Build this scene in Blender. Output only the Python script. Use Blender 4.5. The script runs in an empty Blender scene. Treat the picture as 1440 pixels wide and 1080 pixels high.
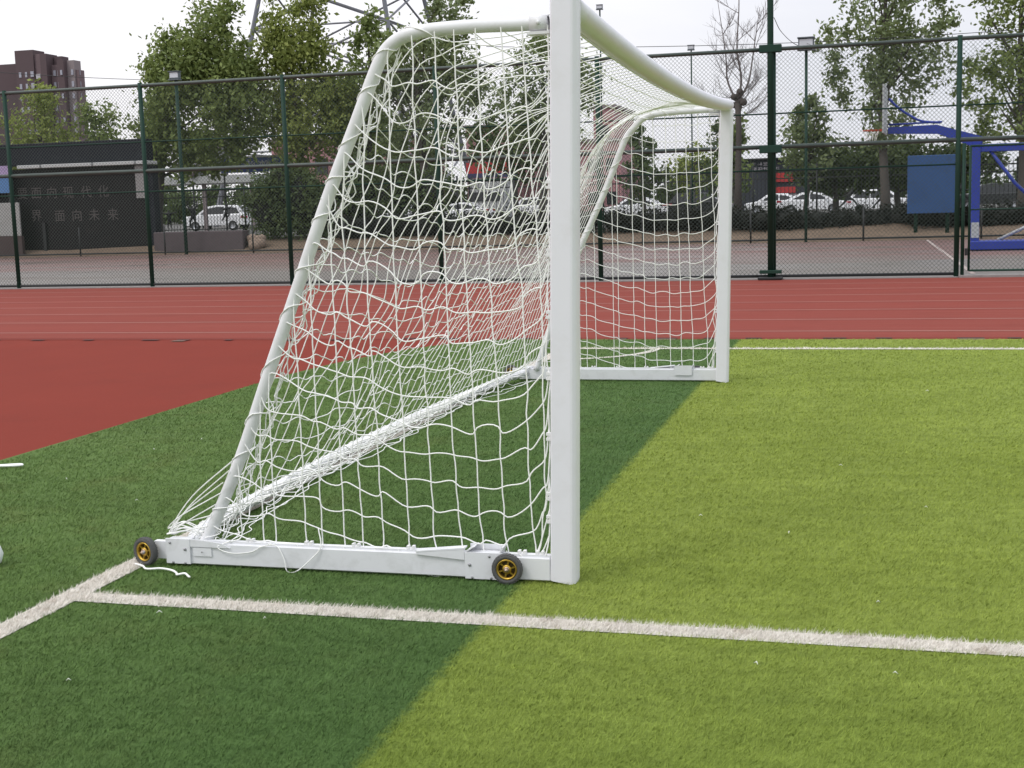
import bpy, bmesh, math, random
import numpy as np
from mathutils import Vector, Matrix, Euler
random.seed(7); RNG = np.random.default_rng(11)
sc = bpy.context.scene; COL = sc.collection
R = math.radians

# ------------------------------------------------------------------ helpers
def lin(r, g, b, k=1.0):
    f = lambda c: (c/255/12.92 if c/255 <= .04045 else ((c/255+.055)/1.055)**2.4)
    return (f(r)*k, f(g)*k, f(b)*k, 1)

class NT:
    def __init__(s, m):
        s.t = m.node_tree; s.t.nodes.clear()
    def n(s, typ, **kw):
        x = s.t.nodes.new(typ)
        for k, v in kw.items():
            if k[0] == '_':
                x.inputs[k[1:].replace('_', ' ')].default_value = v
            else: setattr(x, k, v)
        return x
    def l(s, a, b): s.t.links.new(a, b)
    def math(s, op, a, b=None, clamp=False):
        x = s.t.nodes.new('ShaderNodeMath'); x.operation = op; x.use_clamp = clamp
        for i, v in enumerate((a, b)):
            if v is None: continue
            if isinstance(v, (int, float)): x.inputs[i].default_value = v
            else: s.l(v, x.inputs[i])
        return x.outputs[0]
    def mix(s, f, a, b, mode='MIX'):
        x = s.t.nodes.new('ShaderNodeMix'); x.data_type = 'RGBA'; x.blend_type = mode
        for i, v in ((0, f), (6, a), (7, b)):
            if isinstance(v, (int, float)): x.inputs[i].default_value = v
            elif isinstance(v, tuple): x.inputs[i].default_value = v
            else: s.l(v, x.inputs[i])
        return x.outputs[2]
    def noise(s, vec, scale, detail=4, rough=.55, dist=0):
        x = s.n('ShaderNodeTexNoise', _Scale=scale, _Detail=detail, _Roughness=rough, _Distortion=dist)
        if vec is not None: s.l(vec, x.inputs['Vector'])
        return x.outputs['Fac']
    def ramp(s, f, a, b):
        x = s.n('ShaderNodeMapRange', clamp=True); s.l(f, x.inputs[0])
        x.inputs[1].default_value = a; x.inputs[2].default_value = b
        return x.outputs[0]
    def scalevec(s, vec, v):
        x = s.n('ShaderNodeVectorMath', operation='MULTIPLY'); s.l(vec, x.inputs[0]); x.inputs[1].default_value = v
        return x.outputs[0]

def newmat(name):
    m = bpy.data.materials.new(name); m.use_nodes = True
    return m, NT(m)

def pmat(name, col, var=.18, scale=6, rough=.55, bump=0.0, bscale=60, metal=0, dirt=None, dirtamt=.4, spec=.5, stretch=(1, 1, 1)):
    m, t = newmat(name)
    co = t.n('ShaderNodeTexCoord').outputs['Object']
    co = t.scalevec(co, stretch)
    nz = t.noise(co, scale, 5, .6)
    c = t.mix(nz, tuple(x*(1-var) for x in col[:3])+(1,), tuple(min(1, x*(1+var)) for x in col[:3])+(1,))
    if dirt:
        d = t.ramp(t.noise(co, scale*2.3, 6, .65, .4), .5, .78)
        c = t.mix(t.math('MULTIPLY', d, dirtamt), c, dirt)
    b = t.n('ShaderNodeBsdfPrincipled', _Roughness=rough, _Metallic=metal)
    b.inputs['Specular IOR Level'].default_value = spec
    t.l(c, b.inputs['Base Color'])
    rr = t.math('ADD', t.math('MULTIPLY', nz, .2), rough-.1); t.l(rr, b.inputs['Roughness'])
    if bump:
        bp = t.n('ShaderNodeBump', _Strength=bump, _Distance=.01); t.l(t.noise(co, bscale, 5, .6), bp.inputs['Height']); t.l(bp.outputs[0], b.inputs['Normal'])
    o = t.n('ShaderNodeOutputMaterial'); t.l(b.outputs[0], o.inputs[0])
    return m

class MB:
    """collects shapes into one mesh"""
    def __init__(s): s.v = []; s.f = []; s.m = []; s.sm = []
    def add(s, vs, fs, mi=0, sm=False):
        o = len(s.v); s.v += [tuple(v) for v in vs]
        for f in fs: s.f.append(tuple(i+o for i in f)); s.m.append(mi); s.sm.append(sm)
        return s
    def box(s, a, b, mi=0, rot=0, piv=None, bev=0):
        (x0, y0, z0), (x1, y1, z1) = a, b
        if bev:
            e = bev
            vs = []; 
            for z, q in ((z0, e), (z0+e, 0), (z1-e, 0), (z1, e)):
                vs += [(x0+q+(e if not q else 0), y0+q, z), (x1-q-(e if not q else 0), y0+q, z), (x1-q, y0+q+(e if not q else 0), z), (x1-q, y1-q-(e if not q else 0), z),
                       (x1-q-(e if not q else 0), y1-q, z), (x0+q+(e if not q else 0), y1-q, z), (x0+q, y1-q-(e if not q else 0), z), (x0+q, y0+q+(e if not q else 0), z)]
            fs = [tuple(range(7, -1, -1)), tuple(range(24, 32))]
            for k in range(3):
                for i in range(8):
                    fs.append((k*8+i, k*8+(i+1) % 8, (k+1)*8+(i+1) % 8, (k+1)*8+i))
        else:
            vs = [(x0, y0, z0), (x1, y0, z0), (x1, y1, z0), (x0, y1, z0), (x0, y0, z1), (x1, y0, z1), (x1, y1, z1), (x0, y1, z1)]
            fs = [(3, 2, 1, 0), (4, 5, 6, 7), (0, 1, 5, 4), (1, 2, 6, 5), (2, 3, 7, 6), (3, 0, 4, 7)]
        if rot:
            px, py = piv or ((x0+x1)/2, (y0+y1)/2); c, sn = math.cos(rot), math.sin(rot)
            vs = [(px+(x-px)*c-(y-py)*sn, py+(x-px)*sn+(y-py)*c, z) for x, y, z in vs]
        return s.add(vs, fs, mi)
    def prism(s, pts, y0, y1, mi=0):
        """polygon in x,z extruded along y"""
        n = len(pts)
        vs = [(x, y0, z) for x, z in pts]+[(x, y1, z) for x, z in pts]
        fs = [tuple(range(n)), tuple(range(2*n-1, n-1, -1))]+[((i+1) % n, i, n+i, n+(i+1) % n) for i in range(n)]
        return s.add(vs, fs, mi)
    def tube(s, pts, r, k=8, mi=0, cap=True, sm=True, ell=None):
        P = np.asarray(pts, float); n = len(P)
        rr = np.full(n, r) if np.isscalar(r) else np.asarray(r, float)
        T = np.gradient(P, axis=0); T /= np.linalg.norm(T, axis=1)[:, None]+1e-12
        a = np.array([0, 0, 1.]) if abs(T[0][2]) < .9 else np.array([1., 0, 0])
        N = np.cross(T[0], a); N /= np.linalg.norm(N)
        an = np.arange(k)*2*math.pi/k; ca, sa = np.cos(an), np.sin(an); V = []
        for i in range(n):
            N = N-T[i]*(N@T[i]); N /= np.linalg.norm(N)+1e-12
            B = np.cross(T[i], N)
            V.append(P[i]+rr[i]*(ca[:, None]*N+sa[:, None]*B))
        V = np.concatenate(V).tolist()
        fs = [(i*k+j, i*k+(j+1) % k, (i+1)*k+(j+1) % k, (i+1)*k+j) for i in range(n-1) for j in range(k)]
        if cap: fs += [tuple(range(k-1, -1, -1)), tuple(range((n-1)*k, n*k))]
        return s.add(V, fs, mi, sm)
    def lathe(s, prof, c, axis='y', k=24, mi=0, sm=True):
        """profile (radius, along axis) round an axis through c"""
        vs = []; n = len(prof)
        for i in range(k):
            a = i*2*math.pi/k; ca, sa = math.cos(a), math.sin(a)
            for r, h in prof:
                if axis == 'y': vs.append((c[0]+r*ca, c[1]+h, c[2]+r*sa))
                elif axis == 'z': vs.append((c[0]+r*ca, c[1]+r*sa, c[2]+h))
                else: vs.append((c[0]+h, c[1]+r*ca, c[2]+r*sa))
        fs = [(i*n+j, ((i+1) % k)*n+j, ((i+1) % k)*n+j+1, i*n+j+1) for i in range(k) for j in range(n-1)]
        return s.add(vs, fs, mi, sm)
    def ball(s, c, r, k=10, mi=0):
        rx, ry, rz = (r, r, r) if np.isscalar(r) else r
        vs = [(c[0], c[1], c[2]-rz)]; h = k//2
        for j in range(1, h):
            ph = -math.pi/2+math.pi*j/h
            for i in range(k):
                a = 2*math.pi*i/k; vs.append((c[0]+rx*math.cos(ph)*math.cos(a), c[1]+ry*math.cos(ph)*math.sin(a), c[2]+rz*math.sin(ph)))
        vs.append((c[0], c[1], c[2]+rz)); L = len(vs)-1
        fs = [(0, 1+(i+1) % k, 1+i) for i in range(k)]
        for j in range(h-2):
            fs += [(1+j*k+i, 1+j*k+(i+1) % k, 1+(j+1)*k+(i+1) % k, 1+(j+1)*k+i) for i in range(k)]
        fs += [(L, 1+(h-2)*k+i, 1+(h-2)*k+(i+1) % k) for i in range(k)]
        return s.add(vs, fs, mi, True)
    def build(s, name, mats, parent=None, fix=True):
        me = bpy.data.meshes.new(name); me.from_pydata(s.v, [], s.f)
        if not isinstance(mats, (list, tuple)): mats = [mats]
        for m in mats: me.materials.append(m)
        me.polygons.foreach_set('material_index', s.m); me.polygons.foreach_set('use_smooth', s.sm)
        if fix and len(s.f) < 6000:
            bm = bmesh.new(); bm.from_mesh(me); bmesh.ops.recalc_face_normals(bm, faces=bm.faces); bm.to_mesh(me); bm.free()
        me.update()
        return link(name, me, parent)

def link(name, me, parent=None):
    o = bpy.data.objects.new(name, me); COL.objects.link(o)
    if parent:
        o.parent = parent
        # meshes are written in world coordinates: undo the parent's place
        o.matrix_parent_inverse = parent.matrix_basis.inverted()
    return o
def tag(o, label=None, cat=None, group=None, kind=None):
    for k, v in (('label', label), ('category', cat), ('group', group), ('kind', kind)):
        if v: o[k] = v
    return o
def thing(name, loc, label, cat, group=None):
    o = bpy.data.objects.new(name, None); o.empty_display_size = .2; COL.objects.link(o); o.location = loc
    bpy.context.view_layer.update()
    return tag(o, label, cat, group)
def struct(o): o['kind'] = 'structure'; return o

def rawmesh(name, V, F, mats, parent=None, mi=None, k=3, smooth=False):
    """numpy mesh with k-sided faces"""
    me = bpy.data.meshes.new(name); n = len(F)
    me.vertices.add(len(V)); me.vertices.foreach_set('co', np.asarray(V, np.float32).ravel())
    me.loops.add(n*k); me.loops.foreach_set('vertex_index', np.asarray(F, np.int32).ravel())
    me.polygons.add(n); me.polygons.foreach_set('loop_start', np.arange(n, dtype=np.int32)*k)
    for m in (mats if isinstance(mats, (list, tuple)) else [mats]): me.materials.append(m)
    if mi is not None: me.polygons.foreach_set('material_index', np.asarray(mi, np.int32))
    if smooth: me.polygons.foreach_set('use_smooth', np.ones(n, bool))
    me.update(calc_edges=True); me.validate()
    return link(name, me, parent)

def text_mesh(name, body, size, m, loc, rot=(R(90), 0, 0), parent=None, depth=.01, align='LEFT', boldx=0.0, sx=1):
    c = bpy.data.curves.new(name, 'FONT'); c.body = body; c.size = size; c.extrude = depth; c.align_x = align; c.offset = boldx
    o = bpy.data.objects.new(name, c); COL.objects.link(o); o.location = loc; o.rotation_euler = rot; o.scale = (sx, 1, 1)
    bpy.context.view_layer.update()
    me = bpy.data.meshes.new_from_object(o.evaluated_get(bpy.context.evaluated_depsgraph_get()))
    me.transform(o.matrix_world); me.materials.clear(); me.materials.append(m)
    bpy.data.objects.remove(o); me.name = name
    return link(name, me, parent)

# ------------------------------------------------------------------ camera
f_px = 1844.407; yaw, pitch, roll = -.2664, .1341, .0281
fw = np.array([math.sin(yaw)*math.cos(pitch), math.cos(yaw)*math.cos(pitch), -math.sin(pitch)])
r0 = np.array([math.cos(yaw), -math.sin(yaw), 0]); u0 = np.cross(r0, fw)
rt = math.cos(roll)*r0-math.sin(roll)*u0; up = math.sin(roll)*r0+math.cos(roll)*u0
cd = bpy.data.cameras.new('camera'); cam = bpy.data.objects.new('camera', cd); COL.objects.link(cam)
CAM = np.array([1.2556, -5.3798, 1.6123])
M = Matrix.Identity(4)
for i in range(3): M[i][0], M[i][1], M[i][2], M[i][3] = rt[i], up[i], -fw[i], CAM[i]
cam.matrix_world = M; cd.sensor_width = 36; cd.lens = f_px/1440*36; cd.clip_start = .05; cd.clip_end = 3000
sc.camera = cam
sc.cycles.max_bounces = 5; sc.cycles.diffuse_bounces = 3; sc.cycles.transparent_max_bounces = 6; sc.cycles.transmission_bounces = 3; sc.cycles.glossy_bounces = 2

# ------------------------------------------------------------------ light
sun_dir = Vector((-.45, -.55, .95)).normalized()
el = math.asin(sun_dir.z); az = math.atan2(sun_dir.x, sun_dir.y)
ld = bpy.data.lights.new('sun', 'SUN'); ld.energy = .9; ld.angle = R(14); ld.color = (1, .97, .93)
so = bpy.data.objects.new('sun', ld); COL.objects.link(so); so.rotation_euler = sun_dir.to_track_quat('Z', 'Y').to_euler(); so.location = (0, 0, 30)
w = bpy.data.worlds.new('World'); sc.world = w; w.use_nodes = True
t = NT(w)
sky = t.n('ShaderNodeTexSky', sky_type='NISHITA', sun_disc=False, sun_elevation=el, sun_rotation=az, air_density=1, dust_density=3)
co = t.n('ShaderNodeTexCoord').outputs['Generated']
sp = t.n('ShaderNodeSeparateXYZ'); t.l(co, sp.inputs[0])
nz = t.noise(t.scalevec(co, (1, 1, 3.2)), 2.6, 6, .5, .3)
nz2 = t.noise(t.scalevec(co, (1, 1, 4)), 9, 5, .55, .2)
fac = t.math('ADD', t.math('MULTIPLY', sp.outputs[0], -.95), .10)
fac = t.math('ADD', fac, t.math('ADD', t.math('MULTIPLY', nz, .55), t.math('MULTIPLY', nz2, .22)))
fac = t.ramp(fac, .28, .88)
cl = t.mix(fac, (7.5, 7.7, 8.4, 1), (10.0, 9.9, 10.2, 1))
gain = t.math('ADD', t.math('MULTIPLY', t.math('MAXIMUM', sp.outputs[2], 0), .9), 1.0)
vm = t.n('ShaderNodeVectorMath', operation='SCALE'); t.l(cl, vm.inputs[0]); t.l(gain, vm.inputs[3])
mx = t.mix(.94, sky.outputs[0], vm.outputs[0])
bg = t.n('ShaderNodeBackground', _Strength=.1); t.l(mx, bg.inputs[0])
o = t.n('ShaderNodeOutputWorld'); t.l(bg.outputs[0], o.inputs[0])
sc.view_settings.view_transform = 'Standard'; sc.view_settings.look = 'None'; sc.view_settings.exposure = 0; sc.view_settings.gamma = 1

# ------------------------------------------------------------------ ground materials
K = 1/1.7
def turf_mat(name, white=False, blade=False):
    m, t = newmat(name)
    pos = t.n('ShaderNodeNewGeometry').outputs['Position']
    s = t.n('ShaderNodeSeparateXYZ'); t.l(pos, s.inputs[0])
    n1 = t.noise(pos, .55, 4, .6); n2 = t.noise(pos, 2.6, 5, .65); n3 = t.noise(t.scalevec(pos, (1, 2.2, 1)), 38, 4, .7)
    if white:
        c = t.mix(n2, lin(224, 216, 206, K*1.08), lin(242, 239, 232, K*1.18))
        c = t.mix(t.ramp(t.noise(pos, 7, 5, .7), .56, .8), c, lin(170, 150, 128, K))
        gap = t.ramp(t.noise(pos, 55, 4, .7), .60, .72)
        c = t.mix(t.math('MULTIPLY', gap, .55), c, lin(96, 104, 66, K))
    else:
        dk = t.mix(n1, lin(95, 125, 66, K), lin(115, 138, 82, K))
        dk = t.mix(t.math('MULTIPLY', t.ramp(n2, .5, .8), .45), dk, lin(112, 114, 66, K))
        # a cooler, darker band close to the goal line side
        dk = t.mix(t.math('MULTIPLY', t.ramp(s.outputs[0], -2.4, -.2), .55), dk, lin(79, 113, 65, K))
        lt = t.mix(n1, lin(140, 157, 67, K), lin(156, 172, 88, K))
        lt = t.mix(t.math('MULTIPLY', t.ramp(n2, .5, .82), .35), lt, lin(124, 138, 58, K))
        lt = t.mix(t.math('MULTIPLY', t.ramp(t.math('ADD', s.outputs[1], t.math('MULTIPLY', n1, 1.5)), .9, -2.6), .5), lt, lin(106, 136, 62, K))
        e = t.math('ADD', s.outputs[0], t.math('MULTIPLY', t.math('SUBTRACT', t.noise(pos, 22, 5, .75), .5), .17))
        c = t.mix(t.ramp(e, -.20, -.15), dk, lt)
        st = t.noise(t.scalevec(pos, (1, 2.8, 1)), 4.5, 6, .72, .3); st2 = t.noise(t.scalevec(pos, (.35, 1.2, 1)), 1.1, 3, .6)
        c = t.mix(1.0, c, t.mix(t.ramp(st, .32, .68), (.80, .82, .80, 1), (1.14, 1.13, 1.12, 1)), 'MULTIPLY')
        c = t.mix(1.0, c, t.mix(t.ramp(st2, .35, .65), (.92, .93, .92, 1), (1.07, 1.06, 1.08, 1)), 'MULTIPLY')
    if blade:
        rnd = t.n('ShaderNodeNewGeometry').outputs['Random Per Island']
        c = t.mix(1.0, c, t.mix(rnd, (1.0, .99, .97, 1) if white else (1.13, 1.13, 1.08, 1), (1.65, 1.65, 1.63, 1) if white else (1.82, 1.8, 1.74, 1)), 'MULTIPLY')
    else:
        c = t.mix(1.0, c, t.mix(t.ramp(n3, .3, .7), (.9, .92, .9, 1), (1.5, 1.5, 1.45, 1)), 'MULTIPLY')
    b = t.n('ShaderNodeBsdfPrincipled', _Roughness=.8); b.inputs['Specular IOR Level'].default_value = .08
    t.l(c, b.inputs['Base Color'])
    if not blade:
        bp = t.n('ShaderNodeBump', _Strength=.7, _Distance=.012); t.l(n3, bp.inputs['Height']); t.l(bp.outputs[0], b.inputs['Normal'])
    o = t.n('ShaderNodeOutputMaterial'); t.l(b.outputs[0], o.inputs[0])
    return m
M_turf = turf_mat('turf'); M_blade = turf_mat('turf_fibre', blade=True)
M_white = turf_mat('turf_line', True); M_wblade = turf_mat('turf_line_fibre', True, True)

def track_mat(name, a, b_, streak=True):
    m, t = newmat(name)
    pos = t.n('ShaderNodeNewGeometry').outputs['Position']
    n1 = t.noise(t.scalevec(pos, (.12, 1.6, 1)) if streak else t.scalevec(pos, (.5, .5, 1)), 1.4, 6, .65)
    n2 = t.noise(pos, 160, 3, .7); n3 = t.noise(t.scalevec(pos, (.05, 4, 1)), 2.2, 4, .6); n4 = t.noise(pos, 1.1, 6, .7)
    c = t.mix(n1, a, b_)
    if streak: c = t.mix(t.math('MULTIPLY', t.ramp(n3, .5, .75), .35), c, lin(184, 118, 104, K))
    c = t.mix(t.math('MULTIPLY', t.ramp(n4, .52, .8), .3), c, lin(128, 66, 56, K))
    c = t.mix(1.0, c, t.mix(n2, (.72, .72, .72, 1), (1.25, 1.25, 1.25, 1)), 'MULTIPLY')
    b = t.n('ShaderNodeBsdfPrincipled', _Roughness=.9); b.inputs['Specular IOR Level'].default_value = .08
    t.l(c, b.inputs['Base Color'])
    bp = t.n('ShaderNodeBump', _Strength=.4, _Distance=.004); t.l(n2, bp.inputs['Height']); t.l(bp.outputs[0], b.inputs['Normal'])
    o = t.n('ShaderNodeOutputMaterial'); t.l(b.outputs[0], o.inputs[0])
    return m
M_track = track_mat('track_red', lin(156, 78, 67, K), lin(178, 91, 80, K))
M_lane = pmat('lane_paint', lin(214, 160, 148, K), .25, 3, .8, stretch=(.3, 1, 1))

def court_mat():
    m, t = newmat('court')
    pos = t.n('ShaderNodeNewGeometry').outputs['Position']
    s = t.n('ShaderNodeSeparateXYZ'); t.l(pos, s.inputs[0])
    n1 = t.noise(t.scalevec(pos, (.10, .35, 1)), 1.2, 6, .65, .3); n2 = t.noise(pos, 3.0, 5, .7)
    c = t.mix(n2, lin(116, 109, 101, K), lin(152, 143, 134, K))
    band = t.ramp(t.math('ADD', s.outputs[1], t.math('MULTIPLY', t.math('SUBTRACT', n1, .5), 9)), 28.5, 33)
    red = t.mix(n1, lin(154, 100, 92, K), lin(134, 106, 98, K))
    c = t.mix(t.math('MULTIPLY', band, t.ramp(n1, .28, .62)), c, red)
    c = t.mix(t.math('MULTIPLY', t.ramp(n2, .55, .75), .5), c, lin(118, 100, 92, K))
    b = t.n('ShaderNodeBsdfPrincipled', _Roughness=.7); t.l(c, b.inputs['Base Color'])
    t.l(t.math('ADD', t.math('MULTIPLY', t.ramp(n1, .35, .6), .38), .28), b.inputs['Roughness'])
    o = t.n('ShaderNodeOutputMaterial'); t.l(b.outputs[0], o.inputs[0])
    return m
M_court = court_mat()
M_soil = pmat('soil', lin(140, 120, 100, K), .35, 3, .9, .8, 9, dirt=lin(88, 74, 64, K), dirtamt=.8)
M_terr = pmat('paved_ground', lin(110, 108, 104, K), .2, .6, .9)
M_conc = pmat('concrete', lin(178, 172, 168, K), .15, 4, .85, .3, 30, dirt=lin(110, 104, 98, K))

def sheet(name, pts, z, m):
    b = MB(); b.add([(x, y, z) for x, y in pts], [tuple(range(len(pts)))]); return struct(b.build(name, m))
def rect(x0, x1, y0, y1): return [(x0, y0), (x1, y0), (x1, y1), (x0, y1)]
sheet('ground', rect(-900, 900, -300, 1500), -.03, M_terr)
M_dend = track_mat('dend_red', lin(150, 66, 54, K), lin(166, 74, 60, K), False)
sheet('running_track', rect(-70, 60, 10.13, 22.0), -.008, M_track)
sheet('track_end_area', rect(-70, 60, -30, 10.13), -.008, M_dend)
sheet('court', rect(-70, 60, 22.0, 45.4), -.008, M_court)
# turf with its curved end behind the goal
edge = [(-4.44, -30), (-4.44, 2.2), (-4.42, 3.5), (-4.41, 5.0), (-4.40, 6.0)]
for k in range(1, 13):
    a = k/12*math.pi/2
    edge.append((-4.40+1.55*(1-math.cos(a)), 6.0+4.10*math.sin(a)))
poly = edge+[(60, 10.10), (60, -30)]
sheet('turf', poly, 0, M_turf)
# painted lanes
b = MB()
for y in (11.12, 12.74, 14.34, 15.86, 17.36, 18.9, 20.4):
    b.add([(-70, y-.022, -.004), (60, y-.022, -.004), (60, y+.022, -.004), (-70, y+.022, -.004)], [(0, 1, 2, 3)])
struct(b.build('lane_marking', M_lane))
# drain gully between turf and track: slots and worn covers
b = MB()
M_slot = pmat('drain_slot', lin(70, 34, 30, K), .3, 6, .9); M_cover = pmat('drain_cover', lin(150, 120, 104, K), .3, 6, .9)
b.box((-40, 10.13, -.02), (30, 10.36, -.004), 1)
x = -16.0
while x < 12:
    L = random.uniform(.10, .30); yy = 10.18 if x > -5 else 10.02+.012*random.random()
    b.add([(x, yy, .001), (x+L, yy, .001), (x+L, yy+.10, .001), (x, yy+.10, .001)], [(0, 1, 2, 3)], 0)
    if random.random() < .22: b.add([(x, yy-.13, .001), (x+L, yy-.13, .001), (x+L, yy-.02, .001), (x, yy-.02, .001)], [(0, 1, 2, 3)], 2)
    x += random.uniform(.45, .95)
M_kerb = track_mat('track_kerb', lin(140, 66, 56, K), lin(160, 76, 66, K))
struct(b.build('drain_channel', [M_slot, M_kerb, M_cover]))
# white lines woven in the turf
def strip(name, x0, x1, y0, y1): return sheet(name, rect(x0, x1, y0, y1), .004, M_white)
L_side = (-1.99, 60, -.655, -.535); L_goal = (-2.11, -1.99, -30, 9.03); L_touch = (-1.99, 60, 9.03, 9.13)
sheet('goal_line', rect(-2.11, -1.99, -30, 9.13), .004, M_white)
strip('area_line', *L_side); strip('touch_line', *L_touch)
b = MB(); n = 16
ring = []
for k in range(n+1):
    a = -math.pi/2*(1-k/n)
    ring.append((math.cos(a), math.sin(a)))
vs = []
for cx_, sy_ in ring: vs += [(-1.99+.93*cx_, 9.03+.93*sy_, .004), (-1.99+1.03*cx_, 9.03+1.03*sy_, .004)]
b.add(vs, [(2*i, 2*i+1, 2*i+3, 2*i+2) for i in range(n)]); struct(b.build('corner_arc', M_white))

# turf fibres, real blades (denser near the camera)
def in_turf(P):
    x, y = P[:, 0], P[:, 1]
    lim = np.where(y < 6, -4.41, -4.40+1.55*(1-np.sqrt(np.clip(1-((y-6)/4.1)**2, 0, 1))))
    return (x > lim+.01) & (y < 10.09)
def on_line(P):
    x, y = P[:, 0], P[:, 1]; j = RNG.normal(0, .006, len(P))
    a = (x > -2.0) & (y+j > L_side[2]) & (y+j < L_side[3])
    g = (x+j > L_goal[0]) & (x+j < L_goal[1]) & (y < 9.1)
    tl = (x > -2.0) & (y+j > L_touch[2]) & (y+j < L_touch[3])
    return a | g | tl
def blades(name, P, m, hk=1.0, wk=1.0, label=None):
    n = len(P); d = np.linalg.norm(P-CAM[:2], axis=1)
    h = (.008+.010*RNG.random(n))*hk; wd = .00105*(d/4)**.9*(.7+.7*RNG.random(n))*wk
    a = RNG.random(n)*2*np.pi; ln = h*(.4+1.3*RNG.random(n))
    la = RNG.normal(.5, 1.1, n)
    px, py = np.cos(a)*wd, np.sin(a)*wd
    lx, ly = np.cos(la)*ln, np.sin(la)*ln
    V = np.zeros((n, 3, 3))
    V[:, 0, :2] = P-np.c_[px, py]; V[:, 1, :2] = P+np.c_[px, py]; V[:, 2, :2] = P+np.c_[lx, ly]; V[:, 2, 2] = h
    o = rawmesh(name, V.reshape(-1, 3), np.arange(3*n).reshape(n, 3), m)
    o['kind'] = 'stuff'; tag(o, label, 'turf')
    return o
# sample in a fan around the camera, log-uniform in distance
NB = 900000
ang0 = math.atan2(fw[1], fw[0])
d = 3.0*np.exp(RNG.random(NB)*math.log(16.5/3.0)); th = ang0+(RNG.random(NB)-.5)*1.05
P = np.c_[CAM[0]+d*np.cos(th), CAM[1]+d*np.sin(th)]
P = P[in_turf(P)]; wl = on_line(P)
blades('turf_fibres', P[~wl], M_blade, label='short green synthetic grass fibres covering the pitch')
Pw = np.concatenate([P[wl], (P[wl]+RNG.normal(0, .012, (wl.sum(), 2)))])
Pw = Pw[on_line(Pw)]
blades('line_fibres', Pw, M_wblade, 1.45, 1.1, label='off-white synthetic grass fibres of the pitch lines')

# ================================================================== THE GOAL
W, LEAN = 6.397, .0227
M_paint = pmat('white_paint', (.78, .775, .83, 1), .03, 2.5, .38, .04, 120, dirt=(.58, .56, .54, 1), dirtamt=.3)
M_paint2 = pmat('white_paint_base', (.74, .75, .77, 1), .04, 4, .45, .05, 90, dirt=(.42, .43, .40, 1), dirtamt=.4)
M_tubew = pmat('white_tube', (.72, .73, .74, 1), .05, 5, .42, .06, 60, dirt=(.50, .48, .45, 1), dirtamt=.45)
M_cord = pmat('net_cord', (.92, .925, .90, 1), .04, 9, .7)
M_clip = pmat('white_plastic', (.80, .80, .80, 1), .03, 9, .35)
M_rubber = pmat('grey_rubber', (.085, .085, .083, 1), .25, 30, .8, .3, 220, dirt=(.16, .155, .14, 1), dirtamt=.5)
M_gold = pmat('gold_rim', (.50, .33, .06, 1), .15, 20, .34, metal=.85)
M_hole = pmat('rim_shadow', (.06, .045, .015, 1), .2, 20, .7)
M_nut = pmat('copper_nut', (.55, .42, .34, 1), .2, 40, .3, metal=.8)
M_bolt = pmat('steel_bolt', (.32, .32, .33, 1), .15, 40, .4, metal=.6)
goal = thing('football_goal', (0, 0, 0), 'large white wheeled football goal with slack white net standing on the turf', 'football goal')

def post_mesh(y, top):
    # rounded front section, extruded with the lean
    sec = []
    for k in range(9):
        a = -math.pi/2+math.pi*k/8
        sec.append((.036+.024*math.cos(a), .038*math.sin(a)+(.022 if math.sin(a) > 0 else -.022 if math.sin(a) < 0 else 0)))
    sec += [(-.042, .06), (-.05, .052), (-.05, -.052), (-.042, -.06)]
    b = MB(); n = len(sec)
    for z in (.002, top): b.v += [(x+LEAN*z, y+yy, z+(.012*(x < .03) if z < .1 else 0)) for x, yy in sec]
    for i in range(n): b.f.append((i, (i+1) % n, n+(i+1) % n, n+i)); b.m.append(0); b.sm.append(False)
    b.f += [tuple(range(n-1, -1, -1)), tuple(range(n, 2*n))]; b.m += [0, 0]; b.sm += [False, False]
    return b
post_mesh(0, 2.50).build('post', M_paint, goal)
post_mesh(W, 2.40).build('post', M_paint, goal)
# crossbar: oval profile with a groove, sagging a little at mid span
def crossbar_z(y): return 2.428-.0476*y+.0078*y*y
b = MB(); prof = []
for k in range(20):
    a = 2*math.pi*k/20
    prof.append((.056*math.cos(a), .052*math.sin(a)))
n = len(prof); NS = 40
for i in range(NS+1):
    y = .055+(W+.062-.055)*i/NS; tt = (y/W)
    zc = crossbar_z(y)
    for x, z in prof: b.v.append((LEAN*2.38+x+.004, y, zc+z))
for i in range(NS):
    for j in range(n): b.f.append((i*n+j, i*n+(j+1) % n, (i+1)*n+(j+1) % n, (i+1)*n+j)); b.m.append(0); b.sm.append(True)
b.f += [tuple(range(n)), tuple(range(NS*n+n-1, NS*n-1, -1))]; b.m += [0, 0]; b.sm += [False]*2
cb = b.build('crossbar', M_paint, goal)
gb = MB(); gp = [(LEAN*2.38-.054, y, crossbar_z(y)-.018) for y in np.linspace(.1, W-.06, 24)]
gb.tube(gp, .012, 6); gb.build('net_rail', M_paint, goal)

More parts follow.
